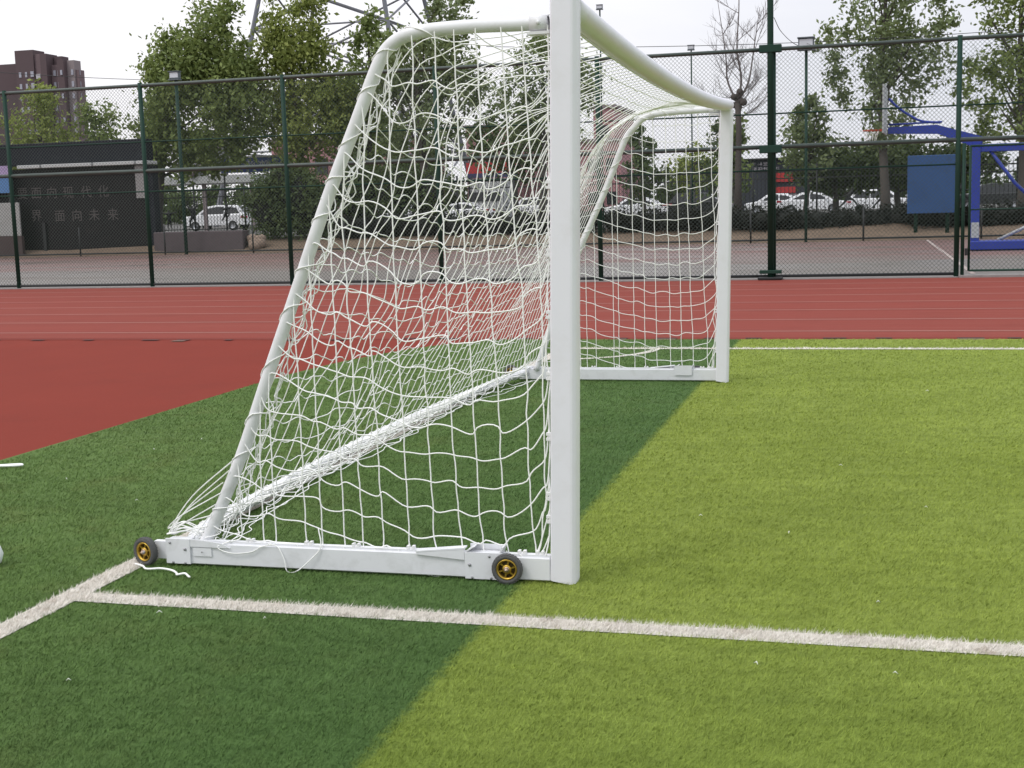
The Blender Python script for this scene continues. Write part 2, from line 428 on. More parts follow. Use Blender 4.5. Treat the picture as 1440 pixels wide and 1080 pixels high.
def smooth(pts, n):
    """Catmull-Rom through pts, n points per span"""
    P = np.asarray(pts, float); P = np.vstack([2*P[0]-P[1], P, 2*P[-1]-P[-2]]); out = []
    for i in range(1, len(P)-2):
        for k in range(n):
            t_ = k/n; a, b_, c, d_ = P[i-1], P[i], P[i+1], P[i+2]
            out.append(.5*((2*b_)+(-a+c)*t_+(2*a-5*b_+4*c-d_)*t_*t_+(-a+3*b_-3*c+d_)*t_**3))
    out.append(P[-2]); return np.array(out)
PROF_N = [(-.02, 2.356), (-.169, 2.358), (-.353, 2.362), (-.541, 2.357), (-.648, 2.337), (-.718, 2.294), (-.77, 2.217), (-.878, 1.984), (-1.024, 1.67), (-1.179, 1.30), (-1.36, .87), (-1.505, .521), (-1.671, .181), (-1.72, .10)]
PROF_F = [(0.0, 2.41), (-.2, 2.41), (-.455, 2.403), (-.60, 2.388), (-.69, 2.355), (-.76, 2.29), (-.835, 2.20), (-.90, 2.06), (-1.043, 1.723), (-1.388, .98), (-1.641, .31), (-1.72, .10)]
SN = smooth(PROF_N, 5); SF = smooth(PROF_F, 5)
for S_, y in ((SN, 0.0), (SF, W)):
    b = MB(); b.tube([(x, y, z) for x, z in S_], .0285, 14); b.build('stanchion', M_tubew, goal)
    # sleeve that joins the tube to the crossbar end
    b = MB(); x0 = -.045+.03; z0 = S_[0][1]
    b.lathe([(0, 0), (.034, 0), (.034, .075), (.0285, .075)], (x0-.075, y, z0), 'x', 16)
    b.box((x0-.085, y-.03, z0-.046), (x0+.01, y+.03, z0-.034)); b.ball((x0-.035, y-.033, z0), .010, 8)
    b.build('stanchion_sleeve', M_tubew, goal)
# rear ground bar, bowed backwards
RB = smooth([(-1.80, .02, .075), (-1.93, .35, .062), (-2.00, 1.0, .052), (-2.055, 2.2, .048), (-2.075, 3.1, .046), (-2.05, 4.3, .048), (-1.98, 5.5, .052), (-1.92, 6.1, .062), (-1.82, W, .075)], 6)
b = MB(); b.tube(RB, .033, 14); b.build('rear_bar', M_tubew, goal)
def rear_at(y):
    return np.array([np.interp(y, RB[:, 1], RB[:, 0]), y, np.interp(y, RB[:, 1], RB[:, 2])])

def wheel(c, out, yawr):
    """out = -1: outer face towards -y"""
    k = 26; grp = []
    tb = MB()
    prof = [(.044, .010), (.050, .0165), (.058, .0175), (.0645, .013), (.067, .006), (.067, -.006), (.0645, -.013), (.058, -.0175), (.050, -.0165), (.044, -.010), (.044, .010)]
    tb.lathe(prof, (0, 0, 0), 'y', 36)
    for i in range(30):   # tread blocks
        a = 2*math.pi*i/30; ca, sa = math.cos(a), math.sin(a); c2, s2 = math.cos(a+.13), math.sin(a+.13)
        for s_ in (-1, 1):
            y0, y1 = s_*.0035, s_*.0155; r1 = .0685; r2 = .0655; off = .05*s_
            A = [(r1*math.cos(a+off), y0, r1*math.sin(a+off)), (r1*math.cos(a+off+.13), y0, r1*math.sin(a+off+.13)), (r2*math.cos(a+off+.13), y1, r2*math.sin(a+off+.13)), (r2*math.cos(a+off), y1, r2*math.sin(a+off))]
            Bq = [(x*.955, y, z*.955) for x, y, z in A]
            tb.add(A+Bq, [(0, 1, 2, 3), (0, 4, 5, 1), (1, 5, 6, 2), (2, 6, 7, 3), (3, 7, 4, 0)])
    rb = MB()
    rb.lathe([(.0455, .012), (.0455, -.015), (.0415, -.0165), (.037, -.012), (.035, -.004), (.035, .012), (.0455, .012)], (0, 0, 0), 'y', 36)
    rb.lathe([(0, -.012), (.0185, -.012), (.0205, -.009), (.0205, .008), (0, .008)], (0, 0, 0), 'y', 24)
    for i in range(6):
        a = 2*math.pi*i/6+.3; ca, sa = math.cos(a), math.sin(a); hw = .0035
        q = []
        for r_ in (.0195, .0365):
            for y_ in (-.0085, .002):
                for s_ in (-1, 1): q.append((r_*ca-s_*hw*sa, y_, r_*sa+s_*hw*ca))
        rb.add(q, [(0, 1, 3, 2), (4, 6, 7, 5), (0, 4, 5, 1), (2, 3, 7, 6), (0, 2, 6, 4), (1, 5, 7, 3)])
    db = MB(); db.lathe([(0, .004), (.036, .004), (.036, .0062), (0, .0062)], (0, 0, 0), 'y', 24)
    nb = MB(); nb.lathe([(.0125, -.0125), (.0125, -.0155), (.0095, -.0165)], (0, 0, 0), 'y', 16)
    nb.lathe([(0, -.0245), (.0045, -.0245), (.0085, -.0225), (.0085, -.0125), (.0085, -.0122)], (0, 0, 0), 'y', 6, sm=False)
    nb.lathe([(0, -.030), (.004, -.029), (.004, -.024)], (0, 0, 0), 'y', 10)
    Mx = Matrix.Translation(c) @ Matrix.Rotation(yawr, 4, 'Z') @ Matrix.Diagonal((1, -out, 1, 1))
    for q in (tb, rb, db, nb): q.v = [tuple(Mx @ Vector(v)) for v in q.v]
    tyre = tb.build('tyre', M_rubber); 
    root = bpy.data.objects.new('wheel', None); COL.objects.link(root); root.parent = goal; root.location = c; root.empty_display_size = .05
    bpy.context.view_layer.update()
    def sub(o_):
        o_.parent = root; o_.matrix_parent_inverse = root.matrix_world.inverted()
    sub(tyre); 
    for q, nm, m_ in ((rb, 'rim', M_gold), (db, 'rim_disc', M_hole), (nb, 'hub_nut', M_nut)): sub(q.build(nm, m_))

def side_base(y, s):
    """ground bar, wheel brackets and wheels; s = -1 outer side towards -y"""
    Y = lambda v: y+s*v if s < 0 else y+v          # v measured outwards
    def bx(b, x0, x1, v0, v1, z0, z1, bev=0):
        ya, yb = sorted((y+s*v0, y+s*v1)); b.box((x0, ya, z0), (x1, yb, z1), bev=bev)
    def pr(b, pts, v0, v1):
        ya, yb = sorted((y+s*v0, y+s*v1)); b.prism(pts, ya, yb)
    b = MB(); bx(b, -1.885, -.0505, .0, .055, .012, .112, .004)
    bx(b, -1.70, -.052, .012, .043, .1105, .122)   # net channel on its top
    b.build('base_bar', M_paint2, goal)
    # front bracket: folded open tray with a tapered handle plate
    b = MB()
    bx(b, -.430, -.262, .056, .068, .010, .128)                     # face plate
    bx(b, -.425, -.268, -.014, -.008, .06, .148)                    # inner plate
    pr(b, [(-.432, .126), (-.425, .126), (-.385, .152), (-.392, .152)], -.012, .066)
    pr(b, [(-.275, .126), (-.268, .126), (-.255, .154), (-.262, .154)], -.012, .066)
    b.add([(-.425, y+s*.0, .1225), (-.27, y+s*.0, .1225), (-.27, y+s*.062, .1225), (-.425, y+s*.062, .1225)], [(0, 1, 2, 3)])
    pr(b, [(-.655, .108), (-.655, .116), (-.432, .138), (-.432, .092)], .056, .066)
    pr(b, [(-.655, .117), (-.655, .123), (-.432, .146), (-.432, .139)], .018, .066)
    bx(b, -.262, -.205, .056, .066, .035, .105)
    br = b.build('wheel_bracket', M_paint2, goal)
    for x, z, r_ in ((-.408, .072, .0075), (-.318, .113, .006), (-.398, .016, .006), (-.312, .016, .006)):
        b = MB(); b.ball((x, y+s*.070, z), (r_, .004, r_), 10); b.build('bolt', M_bolt, br)
    # rear bracket
    b = MB()
    bx(b, -1.885, -1.762, .056, .067, .014, .131)
    bx(b, -1.885, -1.772, -.004, .056, .112, .124)
    pr(b, [(-1.763, .096), (-1.763, .130), (-1.70, .128), (-1.60, .116), (-1.56, .096)], .056, .064)
    bx(b, -1.748, -1.655, .056, .061, .052, .092)
    bx(b, -1.955, -1.886, .018, .050, .030, .112)
    br = b.build('wheel_bracket', M_paint2, goal)
    for x, z, r_ in ((-1.862, .112, .006), (-1.786, .083, .0075), (-1.850, .020, .006), (-1.788, .018, .006), (-1.70, .073, .004)):
        b = MB(); b.ball((x, y+s*.069, z), (r_, .004, r_), 10); b.build('bolt', M_bolt, br)
    for x in (-.232, -1.985):
        b = MB(); b.lathe([(0, -.04), (.007, -.04), (.007, .03), (0, .03)], (x, y+s*.062, .0675), 'y', 10); b.build('axle', M_bolt, goal)
    wheel(Vector((-.232, y+s*.092, .0685)), s, R(3)*-s); wheel(Vector((-1.985, y+s*.078, .0685)), s, R(-16)*-s)
side_base(0.0, -1); side_base(W, 1)

# ------------------------------------------------------------------ net (slack cord mesh relaxed under gravity)
CORD = .0032
def relax(X, links, rest, pinned, iters=700, g=.0016, floor=.02, damp=.9, inner=6):
    X = X.copy(); V = np.zeros_like(X); i, j = links[:, 0], links[:, 1]; n = len(X)
    w_ = np.where(pinned, 0., 1.); wi, wj = w_[i], w_[j]; sw = wi+wj+1e-9
    cnt = np.bincount(i, minlength=n)+np.bincount(j, minlength=n); cnt = np.maximum(cnt, 1)
    for it in range(iters):
        V *= damp; V[:, 2] -= g
        Xo = X.copy(); X = X+V*w_[:, None]
        for _ in range(inner):
            D = X[j]-X[i]; L = np.linalg.norm(D, axis=1)+1e-9
            C = np.maximum(L-rest, 0)/L                      # cords only pull
            dx = D*(C/sw)[:, None]
            acc = np.zeros_like(X)
            for k in range(3):
                acc[:, k] = np.bincount(i, dx[:, k]*wi, n)-np.bincount(j, dx[:, k]*wj, n)
            X = X+acc*(1.6/cnt)[:, None]
            X[:, 2] = np.where(pinned, X[:, 2], np.maximum(X[:, 2], floor))
        V = (X-Xo)*w_[:, None]
    return X
def hermite(P, T, n):
    out = []
    for a in range(len(P)-1):
        for k in range(n):
            s_ = k/n; h00 = 2*s_**3-3*s_**2+1; h10 = s_**3-2*s_**2+s_; h01 = -2*s_**3+3*s_**2; h11 = s_**3-s_**2
            out.append(h00*P[a]+h10*T[a]+h01*P[a+1]+h11*T[a+1])
    out.append(P[-1]); return np.array(out)
def cord(mb, P, r=CORD, wob=0.3, bias=0.0, ref=(0, 0, 1), n=4, sides=5):
    """cord through the knots P; the tangents turn by random angles so that slack cords wave"""
    P = np.asarray(P, float); 
    if len(P) < 2: return
    D = np.gradient(P, axis=0); ref = np.asarray(ref, float)
    T = []
    for q in range(len(P)):
        a = bias*(1 if q % 2 else -1)+RNG.normal(0, wob); d_ = D[q]; L = np.linalg.norm(d_)+1e-9
        T.append(d_*math.cos(a)+ref*L*math.sin(a)+np.array([RNG.normal(0, .12*wob), RNG.normal(0, .12*wob), 0])*L)
    mb.tube(hermite(P, np.array(T), n), r, sides, cap=False)

def prof_len(S_):
    L = np.r_[0, np.cumsum(np.linalg.norm(np.diff(S_, axis=0), axis=1))]; return L
def back_net():
    NJ, NI = 52, 27
    LN, LF = prof_len(SN), prof_len(SF)
    J = np.linspace(0, 1, NJ+1); X = np.zeros((NI+1, NJ+1, 3))
    for a in range(NI+1):
        v = a/NI
        pn = np.array([np.interp(v*LN[-1], LN, SN[:, 0]), np.interp(v*LN[-1], LN, SN[:, 1])])
        pf = np.array([np.interp(v*LF[-1], LF, SF[:, 0]), np.interp(v*LF[-1], LF, SF[:, 1])])
        for b_ in range(NJ+1):
            u = J[b_]; y = .015+u*(W-.03)
            p = pn*(1-u)+pf*u; x, z = p
            if a == NI: q = rear_at(y); x, z = q[0], q[2]+.02
            X[a, b_] = (x, y, z)
    X[:, 0, 1] = .012; X[:, -1, 1] = W-.012
    # the rows hang in arcs between the two tubes: deepest below the bend, nothing at crossbar and ground bar
    vv = np.linspace(0, 1, NI+1)
    dz = np.interp(vv, [0, .10, .24, .34, .5, .75, .95, 1], [0, -.16, -.40, -.40, -.27, -.10, -.01, 0])
    dx = np.interp(vv, [0, .10, .24, .34, .5, .75, .95, 1], [0, .02, .07, .10, .10, .05, .0, 0])
    arc = np.sin(np.pi*J)**np.where(J > .5, 2.6, 1.0)*(1+.08*np.sin(J*9+1))
    X[:, :, 2] += dz[:, None]*arc[None]; X[:, :, 0] += dx[:, None]*arc[None]
    X[0, :, 0] = LEAN*2.38-.055; X[0, :, 2] = [crossbar_z(y)-.035 for y in X[0, :, 1]]
    for a in (1, 2): X[a, :, 2] += (X[0, :, 2]-2.36)*(1-a/3)
    # uneven knots: smooth drifts plus small jitter
    def drift(n0, n1, amp):
        g = RNG.normal(0, 1, (n0+6, n1+6))
        for _ in range(3): g = (g+np.roll(g, 1, 0)+np.roll(g, -1, 0)+np.roll(g, 1, 1)+np.roll(g, -1, 1))/5
        return g[3:-3, 3:-3]*amp
    inner = np.zeros((NI+1, NJ+1)); inner[1:-1, 1:-1] = 1
    inner *= np.interp(J, [0, .3, .55, 1], [1, 1, .35, .15])[None]; inner[:4] *= np.array([0, .1, .25, .6])[:, None]
    X[:, :, 0] += inner*drift(NI+1, NJ+1, .07); X[:, :, 2] += inner*(drift(NI+1, NJ+1, .08)+RNG.normal(0, .007, inner.shape)); X[:, :, 1] += inner*(drift(NI+1, NJ+1, .06)+RNG.normal(0, .009, inner.shape))
    e_ = np.clip((np.arange(1, NI)-9)/3, 0, 1)
    X[1:-1, 0] += np.c_[RNG.normal(-.004, .02, NI-1)*e_, np.zeros(NI-1), RNG.normal(0, .03, NI-1)*e_]
    X[:, :, 2] = np.maximum(X[:, :, 2], .03)
    Xr = X
    mb = MB()
    for a in range(1, NI+1):
        k = NJ*11//20; q = .3 if a < 4 else 1
        cord(mb, Xr[a, :k+1], wob=.34*q, bias=.22*q*(1 if a % 2 else -1), n=4, sides=4, r=.0028); cord(mb, Xr[a, k:], wob=.13*q, bias=.10*q, n=3, sides=4, r=.0025)
    for b_ in range(NJ+1): cord(mb, Xr[:, b_], wob=.10, ref=(0, 1, 0), n=3, sides=4, r=.0027)
    # edge cord along the crossbar
    cord(mb, Xr[0], wob=.05, n=2, sides=4, r=.0035)
    mb.build('back_net', M_cord, goal, fix=False)
    return Xr
NETB = back_net()

def side_net(S_, y, near):
    P_ = S_
    zs = lambda x: np.interp(-x, -P_[:, 0], P_[:, 1])           # height of the tube above x
    o_ = np.argsort(P_[:, 1]); lower = P_[P_[:, 1] < 2.30]; lo = np.argsort(lower[:, 1])
    xs = lambda z: np.interp(z, lower[lo, 1], lower[lo, 0])
    cell = .118; cw = .098; NI, NJ = 18, 18; cj = np.r_[0, RNG.normal(0, .016, NJ)]
    nodes = []; idm = {}; pin = []
    def addn(p, pn): nodes.append(p); pin.append(pn); return len(nodes)-1
    yo = y+(.006 if near else -.006)
    for a in range(NI+1):
        for b_ in range(NJ+1):
            x = -.062+LEAN*(2.3-a*cell)-b_*cw+cj[b_]; z = 2.33-a*cell
            if z > .13 and (x > xs(min(z, 2.29))+.05 if z < 2.28 else x > -.70) and z < zs(x)-.03:
                idm[a, b_] = addn((x, yo, z), b_ == 0 and a % 2 == (0 if near else 1))
    links, rest, isv = [], [], []
    def lk(i, j, r_, v): links.append((i, j)); rest.append(r_); isv.append(v)
    rows, cols = {}, {}
    for (a, b_), q in idm.items(): rows.setdefault(a, []).append((b_, q)); cols.setdefault(b_, []).append((a, q))
    hp, vp = [], []
    for a in rows:
        r_ = sorted(rows[a]); ids = [q for _, q in r_]; z = 2.33-a*cell
        if not ids: continue
        if z < 2.28:
            e = addn((xs(z)-.0, yo, z+RNG.normal(0, .02)), True)
            for (i, j) in zip(ids, ids[1:]): lk(i, j, max(cw*.8, abs(nodes[i][0]-nodes[j][0]))*(1.06+.30*RNG.random()), 0)
            lk(ids[-1], e, abs(nodes[ids[-1]][0]-xs(z))+.03+.05*RNG.random(), 0); ids.append(e)
        else:
            for (i, j) in zip(ids, ids[1:]): lk(i, j, max(cw*.8, abs(nodes[i][0]-nodes[j][0]))*(1.05+.2*RNG.random()), 0)
        hp.append(ids)
    for b_ in cols:
        c_ = sorted(cols[b_]); ids = [q for _, q in c_]
        x = nodes[ids[0]][0]
        tp = addn((x, yo, zs(x)-.01), True)
        lk(tp, ids[0], abs(zs(x)-nodes[ids[0]][2])+(.05 if near else .02), 1)
        for (i, j) in zip(ids, ids[1:]): lk(i, j, cell*(.99+.03*RNG.random()), 1)
        xb = nodes[ids[-1]][0]+RNG.normal(0, .03)
        bt = addn((min(-.07, xb), yo-(.02 if near else -.02), .122), True)
        lk(ids[-1], bt, abs(nodes[ids[-1]][2]-.122)+.03, 1)
        vp.append([tp]+ids+[bt])
    X = np.array(nodes, float)
    # sideways set of the slack net
    X[:, 1] += np.where(pin, 0, RNG.normal(0, .012, len(X)))
    Xr = relax(X, np.array(links), np.array(rest), np.array(pin), 240)
    mb = MB()
    for ids in hp: cord(mb, Xr[ids], wob=.58 if near else .28, bias=.36 if near else .2, n=6)
    for ids in vp: cord(mb, Xr[ids], wob=.09, ref=(1, 0, 0), n=4)
    mb.build('side_net', M_cord, goal, fix=False)
    return Xr
side_net(SN, -.03, True); side_net(SF, W+.03, False)

# lacing cord round the tubes, and the slack net gathered along them
def lacing(S_, y, near):
    mb = MB(); L = prof_len(S_); tot = L[-1]; s_ = .35; pts = []; k = 0
    while s_ < tot-.02:
        x, z = np.interp(s_, L, S_[:, 0]), np.interp(s_, L, S_[:, 1])
        x2, z2 = np.interp(s_+.02, L, S_[:, 0]), np.interp(s_+.02, L, S_[:, 1])
        tx, tz = x2-x, z2-z; q = math.hypot(tx, tz)+1e-9; nx, nz_ = tz/q, -tx/q       # towards the back of the goal is -n
        a = k*math.pi/2; rr = .034
        bulge = (.010+.045*RNG.random()**2) if near and k % 4 == 2 and s_ > 1.0 else 0
        pts.append((x+nx*math.cos(a)*(rr+bulge), y+math.sin(a)*rr, z+nz_*math.cos(a)*(rr+bulge))); k += 1
        s_ += .030+.050*RNG.random()
    mb.tube(smooth(pts, 3), .0030, 5, cap=False)
    # gathered cords inside the tube
    for q in range(4 if near else 0):
        pts = []; s_ = .75
        while s_ < tot:
            x, z = np.interp(s_, L, S_[:, 0]), np.interp(s_, L, S_[:, 1])
            pts.append((x+.045+abs(RNG.normal(0, .022)), y+.03*(1 if near else -1)+RNG.normal(0, .02), z+RNG.normal(0, .02))); s_ += .055
        mb.tube(smooth(pts, 3), .0028, 5, cap=False)
    if near:                     # slack pulled back to the wheel corner
        for q in range(7):
            s0 = tot-.10-.06*q; x, z = np.interp(s0, L, S_[:, 0]), np.interp(s0, L, S_[:, 1])
            a_ = np.array((x-.02, y-.02+RNG.normal(0, .02), z)); b_ = np.array((-1.90+RNG.normal(0, .015), y+.02+RNG.normal(0, .02), .135+.01*q*RNG.random()))
            mid = (a_+b_)/2+np.array((-.03-.02*RNG.random(), RNG.normal(0, .03), -.02+.03*RNG.random()))
            mb.tube(smooth([a_, mid, b_, b_+np.array((.05+.05*RNG.random(), .02, .03*RNG.random())), b_+np.array((.16, .01, -.002))], 6), .0029, 5, cap=False)
    mb.build('lacing_cord', M_cord, goal, fix=False)
lacing(SN, 0, True); lacing(SF, W, False)
mb = MB()
for q in range(9):                # net lying along the rear bar
    ys = np.arange(.12, W-.05, .11); pts = []
    off = .02+.016*q
    for y in ys:
        c_ = rear_at(y); k_ = .5+.5*math.sin(y*2.2+q)+.4*RNG.random()
        pts.append((c_[0]+.02+off*k_+RNG.normal(0, .010), y+RNG.normal(0, .02), max(.018, c_[2]+.036-off*.75*k_+RNG.normal(0, .008))))
    mb.tube(smooth(pts, 3), .0029, 4, cap=False)
s_ = .1; pts = []; k = 0
while s_ < W-.05:
    c_ = rear_at(s_); a = k*math.pi/2
    pts.append((c_[0]+math.cos(a)*.041, s_, max(.01, c_[2]+math.sin(a)*.041))); k += 1; s_ += .032
mb.tube(smooth(pts, 2), .0029, 4, cap=False)
mb.build('net_hem', M_cord, goal, fix=False)
# loose tail hanging over the near base bar
mb = MB()
mb.tube(smooth([(-1.56, -.05, .128), (-1.62, -.066, .10), (-1.55, -.068, .075), (-1.45, -.066, .085), (-1.40, -.062, .11), (-1.33, -.06, .118), (-1.29, -.066, .06), (-1.275, -.072, .005), (-1.225, -.082, -.0+.008), (-1.16, -.072, .06), (-1.11, -.06, .12), (-1.13, -.03, .2)], 6), .0028, 5, cap=False)
mb.build('loose_cord', M_cord, goal, fix=False)
# plastic clips on posts and base bars
def clip(x, y, z, up):
    b = MB()
    if up: b.box((x-.018, y-.012, z), (x-.006, y+.012, z+.014)); b.box((x+.006, y-.012, z), (x+.018, y+.012, z+.014)); b.box((x-.02, y-.009, z-.004), (x+.02, y+.009, z+.005))
    else: b.box((x-.022, y-.01, z+.005), (x, y+.01, z+.017)); b.box((x-.022, y-.01, z-.017), (x, y+.01, z-.005)); b.box((x-.012, y-.008, z-.018), (x-.002, y+.008, z+.018))
    b.build('net_clip', M_clip, goal)
for y in (0.0, W):
    s = -1 if y == 0 else 1
    for z in (2.18, 1.93, 1.70, 1.42, 1.16, .90, .64, .38, .28): clip(-.0505+LEAN*z, y+s*.03, z, False)
    for x in (-1.47, -1.18, -.95, -.69, -.18, -.10): clip(x, y+s*.027, .1225, True)

# ================================================================== FENCES
M_green = pmat('green_fence_paint', lin(30, 62, 50, .9), .3, 1.6, .6, dirt=lin(48, 60, 54), dirtamt=.35, spec=.25)
M_rail = pmat('grey_green_rail', lin(62, 76, 70, .9), .3, 1.2, .5, dirt=lin(96, 100, 96), dirtamt=.4)
M_wire = pmat('fence_wire', lin(54, 68, 60, .9), .2, 3, .6)
M_dark = pmat('dark_iron', lin(38, 40, 40, .8), .3, 3, .6)
FY = 22.03
fence = thing('chain_link_fence', (-7.5, FY, 0), 'long green chain link fence between the red track and the ball court', 'fence')
def tubeobj(name, p, q, r, m, parent, k=8):
    b = MB(); b.tube([p, q], r, k); return b.build(name, m, parent)
PX = [-32.8, -29.2, -25.6, -22.02, -18.44, -14.85, -11.31, -7.75, -4.2, -.60, 2.95]
for x in PX: tubeobj('post', (x, FY, 0), (x, FY, 4.66), .051, M_green, fence, 10)
XL, XR = PX[0], 10.4
PX2 = PX+[6.6, 10.2]
for x in PX2[-2:]: tubeobj('post', (x, FY, 0), (x, FY, 4.66), .045, M_green, fence, 10)
tubeobj('top_rail', (XL, FY, 4.60), (XR, FY, 4.60), .040, M_rail, fence)
tubeobj('middle_rail', (XL, FY, 2.67), (XR, FY, 2.67), .043, M_rail, fence)
tubeobj('bottom_rail', (XL, FY, .06), (2.95, FY, .06), .03, M_dark, fence)
for z in (3.33, 2.20): tubeobj('tension_rail', (XL, FY, z), (XR if z > 3 else 2.95, FY, z), .017, M_green, fence, 6)
def wires(x0, x1, z0, z1, y, pitch=.084, r=.0029):
    b = MB(); H = z1-z0; L = x1-x0; k = 0
    for sgn, yy in ((1, y-.0025), (-1, y+.0025)):
        s0 = x0-H if sgn > 0 else x0
        n = int((L+H)/pitch)
        for q in range(n+1):
            c = s0+q*pitch          # x at z0
            if sgn > 0: t0 = max(0, x0-c); t1 = min(H, x1-c)
            else: t0 = max(0, c-x1); t1 = min(H, c-x0)
            if t1-t0 < .02: continue
            p = (c+sgn*t0, yy, z0+t0); e = (c+sgn*t1, yy, z0+t1)
            o_ = len(b.v); d = r
            for (X_, Y_, Z_) in (p, e): b.v += [(X_-d*sgn*.7, Y_, Z_+d*.7), (X_+d*sgn*.7, Y_-d*.6, Z_-d*.7), (X_+d*sgn*.5, Y_+d, Z_-d*.5)]
            for i in range(3): b.f.append((o_+i, o_+(i+1) % 3, o_+3+(i+1) % 3, o_+3+i)); b.m.append(0); b.sm.append(False)
    return b
for xa, xb in zip(PX[3:], PX[4:]): wires(xa+.03, xb-.03, .06, 4.60, FY).build('wire_mesh', M_wire, fence, fix=False)
for xa, xb in zip(PX2[-3:], PX2[-2:]): wires(xa+.03, xb-.03, 2.67, 4.60, FY).build('wire_mesh', M_wire, fence, fix=False)
# gate leaf hung beside the last big post
gate = thing('wire_gate', (3.08, FY, 0), 'green framed wire gate under the fence rail at the far right', 'gate')
tubeobj('gate_post', (3.06, FY-.02, .0), (3.06, FY-.02, 2.6), .035, M_green, gate)
tubeobj('stile', (3.18, FY-.02, .11), (3.18, FY-.02, 2.55), .024, M_green, gate)
tubeobj('stile', (5.2, FY-.02, .11), (5.2, FY-.02, 2.55), .024, M_green, gate)
for z in (.12, 1.31, 2.54): tubeobj('gate_rail', (3.18, FY-.02, z), (5.2, FY-.02, z), .022 if z != 1.31 else .014, M_green, gate)
wires(3.2, 5.18, .12, 2.54, FY-.02).build('wire_mesh', M_wire, gate, fix=False)
b = MB(); b.box((3.10, FY-.10, .42), (3.16, FY-.04, .56), bev=.006); b.build('latch', M_dark, gate)
struct(MB().box((2.99, 21.8, -.01), (10.5, 22.25, .035)).build('gate_threshold', M_conc))
struct(MB().box((-70, 21.86, -.012), (2.98, 22.20, .008)).build('fence_footing', M_conc))
# tall pole clamped to the fence
pole = thing('tall_pole', (-.65, 21.9, 0), 'tall dark green steel pole clamped to the front of the fence', 'pole')
tubeobj('shaft', (-.65, 21.9, 0), (-.65, 21.9, 11), .062, M_green, pole, 12)
for z in (4.60, 2.62): MB().box((-.87, 21.83, z-.075), (-.43, 21.86-.0+.13, z+.075), bev=.008).build('clamp', M_green, pole)
MB().box((-.90, 21.72, 0), (-.41, 22.0, .05), bev=.01).build('foot_plate', M_dark, pole)
MB().box((-.87, 21.80, .12), (-.43, 21.95, .19), bev=.008).build('clamp', M_green, pole)

# ================================================================== COURT
b = MB()
for x0, x1, y0, y1 in ((3.30, 3.40, 23, 45.2), (-40, 3.30, 44.6, 44.68), (-40, 3.3, 33.9, 33.96), (-22, -21.94, 23, 44.6)):
    b.add([(x0, y0, -.003), (x1, y0, -.003), (x1, y1, -.003), (x0, y1, -.003)], [(0, 1, 2, 3)])
M_cline = pmat('court_line', lin(205, 190, 182, K), .25, 1.5, .8, dirt=lin(160, 130, 122, K), dirtamt=.7)
struct(b.build('court_marking', M_cline))
cf = thing('low_court_rail', (-12, 45.3, 0), 'low dark rail with thin posts along the far side of the court', 'railing')
tubeobj('rail', (-45, 45.3, .10), (14, 45.3, .10), .035, M_dark, cf)
for k in range(15):
    x = -40.2+k*4.13; tubeobj('post', (x, 45.3, 0), (x, 45.3, 1.25), .035, M_dark, cf)
# raised ground behind: bank and terrace
b = MB(); NX = 90; xs_ = np.linspace(-120, 80, NX+1); ys_ = [45.42, 45.8, 46.5, 47.2, 48.2]; zz = [-.02, .16, .34, .5, .60]
for i, x in enumerate(xs_):
    for y, z in zip(ys_, zz): b.v.append((x, y+RNG.normal(0, .05)*(y > 45.5), z+(RNG.normal(0, .05) if .1 < z < .55 else 0)))
for i in range(NX):
    for j in range(4): q = i*5+j; b.f.append((q, q+5, q+6, q+1)); b.m.append(0); b.sm.append(True)
struct(b.build('soil_bank', M_soil, fix=False))
b = MB(); b.add([(-900, 48.1, .59), (900, 48.1, .59), (900, 1500, .60), (-900, 1500, .60)], [(0, 1, 2, 3)]); struct(b.build('terrace', M_terr))

# floodlights at the back of the court
M_lampg = pmat('floodlight_grey', lin(96, 104, 108), .2, 6, .5); M_lens = pmat('floodlight_glass', lin(196, 200, 205), .1, 4, .2)
def floodlight(x, y, h, s, label, aim=-1, r=.055):
    t_ = thing('floodlight', (x, y, 0), label, 'floodlight', 'floodlights behind the court')
    tubeobj('pole', (x, y, 0), (x, y, h), r, M_green, t_, 10)
    q = MB(); q.box((x-.30*s, y-.22*s, h+.04), (x+.30*s, y+.05*s, h+.46*s), bev=.03*s)
    q.box((x-.33*s, y-.30*s, h+.46*s), (x+.33*s, y+.06*s, h+.50*s)); q.box((x-.33*s, y-.32*s, h-.0), (x+.33*s, y+.06*s, h+.036))
    hd = q.build('lamp_head', M_lampg, t_)
    MB().box((x-.25*s, y-.235*s, h+.14*s), (x+.25*s, y-.222*s, h+.42*s)).build('lens', M_lens, hd)
    return t_
floodlight(-.98, 45.2, 7.0, .95, 'square floodlight on a green pole right of the tall fence pole')
floodlight(-26.75, 45.2, 7.25, .75, 'small floodlight on a dark pole in front of the big leafy tree', r=.075)
floodlight(-5.55, 47.9, 7.55, .42, 'tiny floodlight on a thin pole beside the bare tree', r=.028)
floodlight(-9.0, 46.9, 9.2, .4, 'thin light pole rising above the crossbar', r=.03)

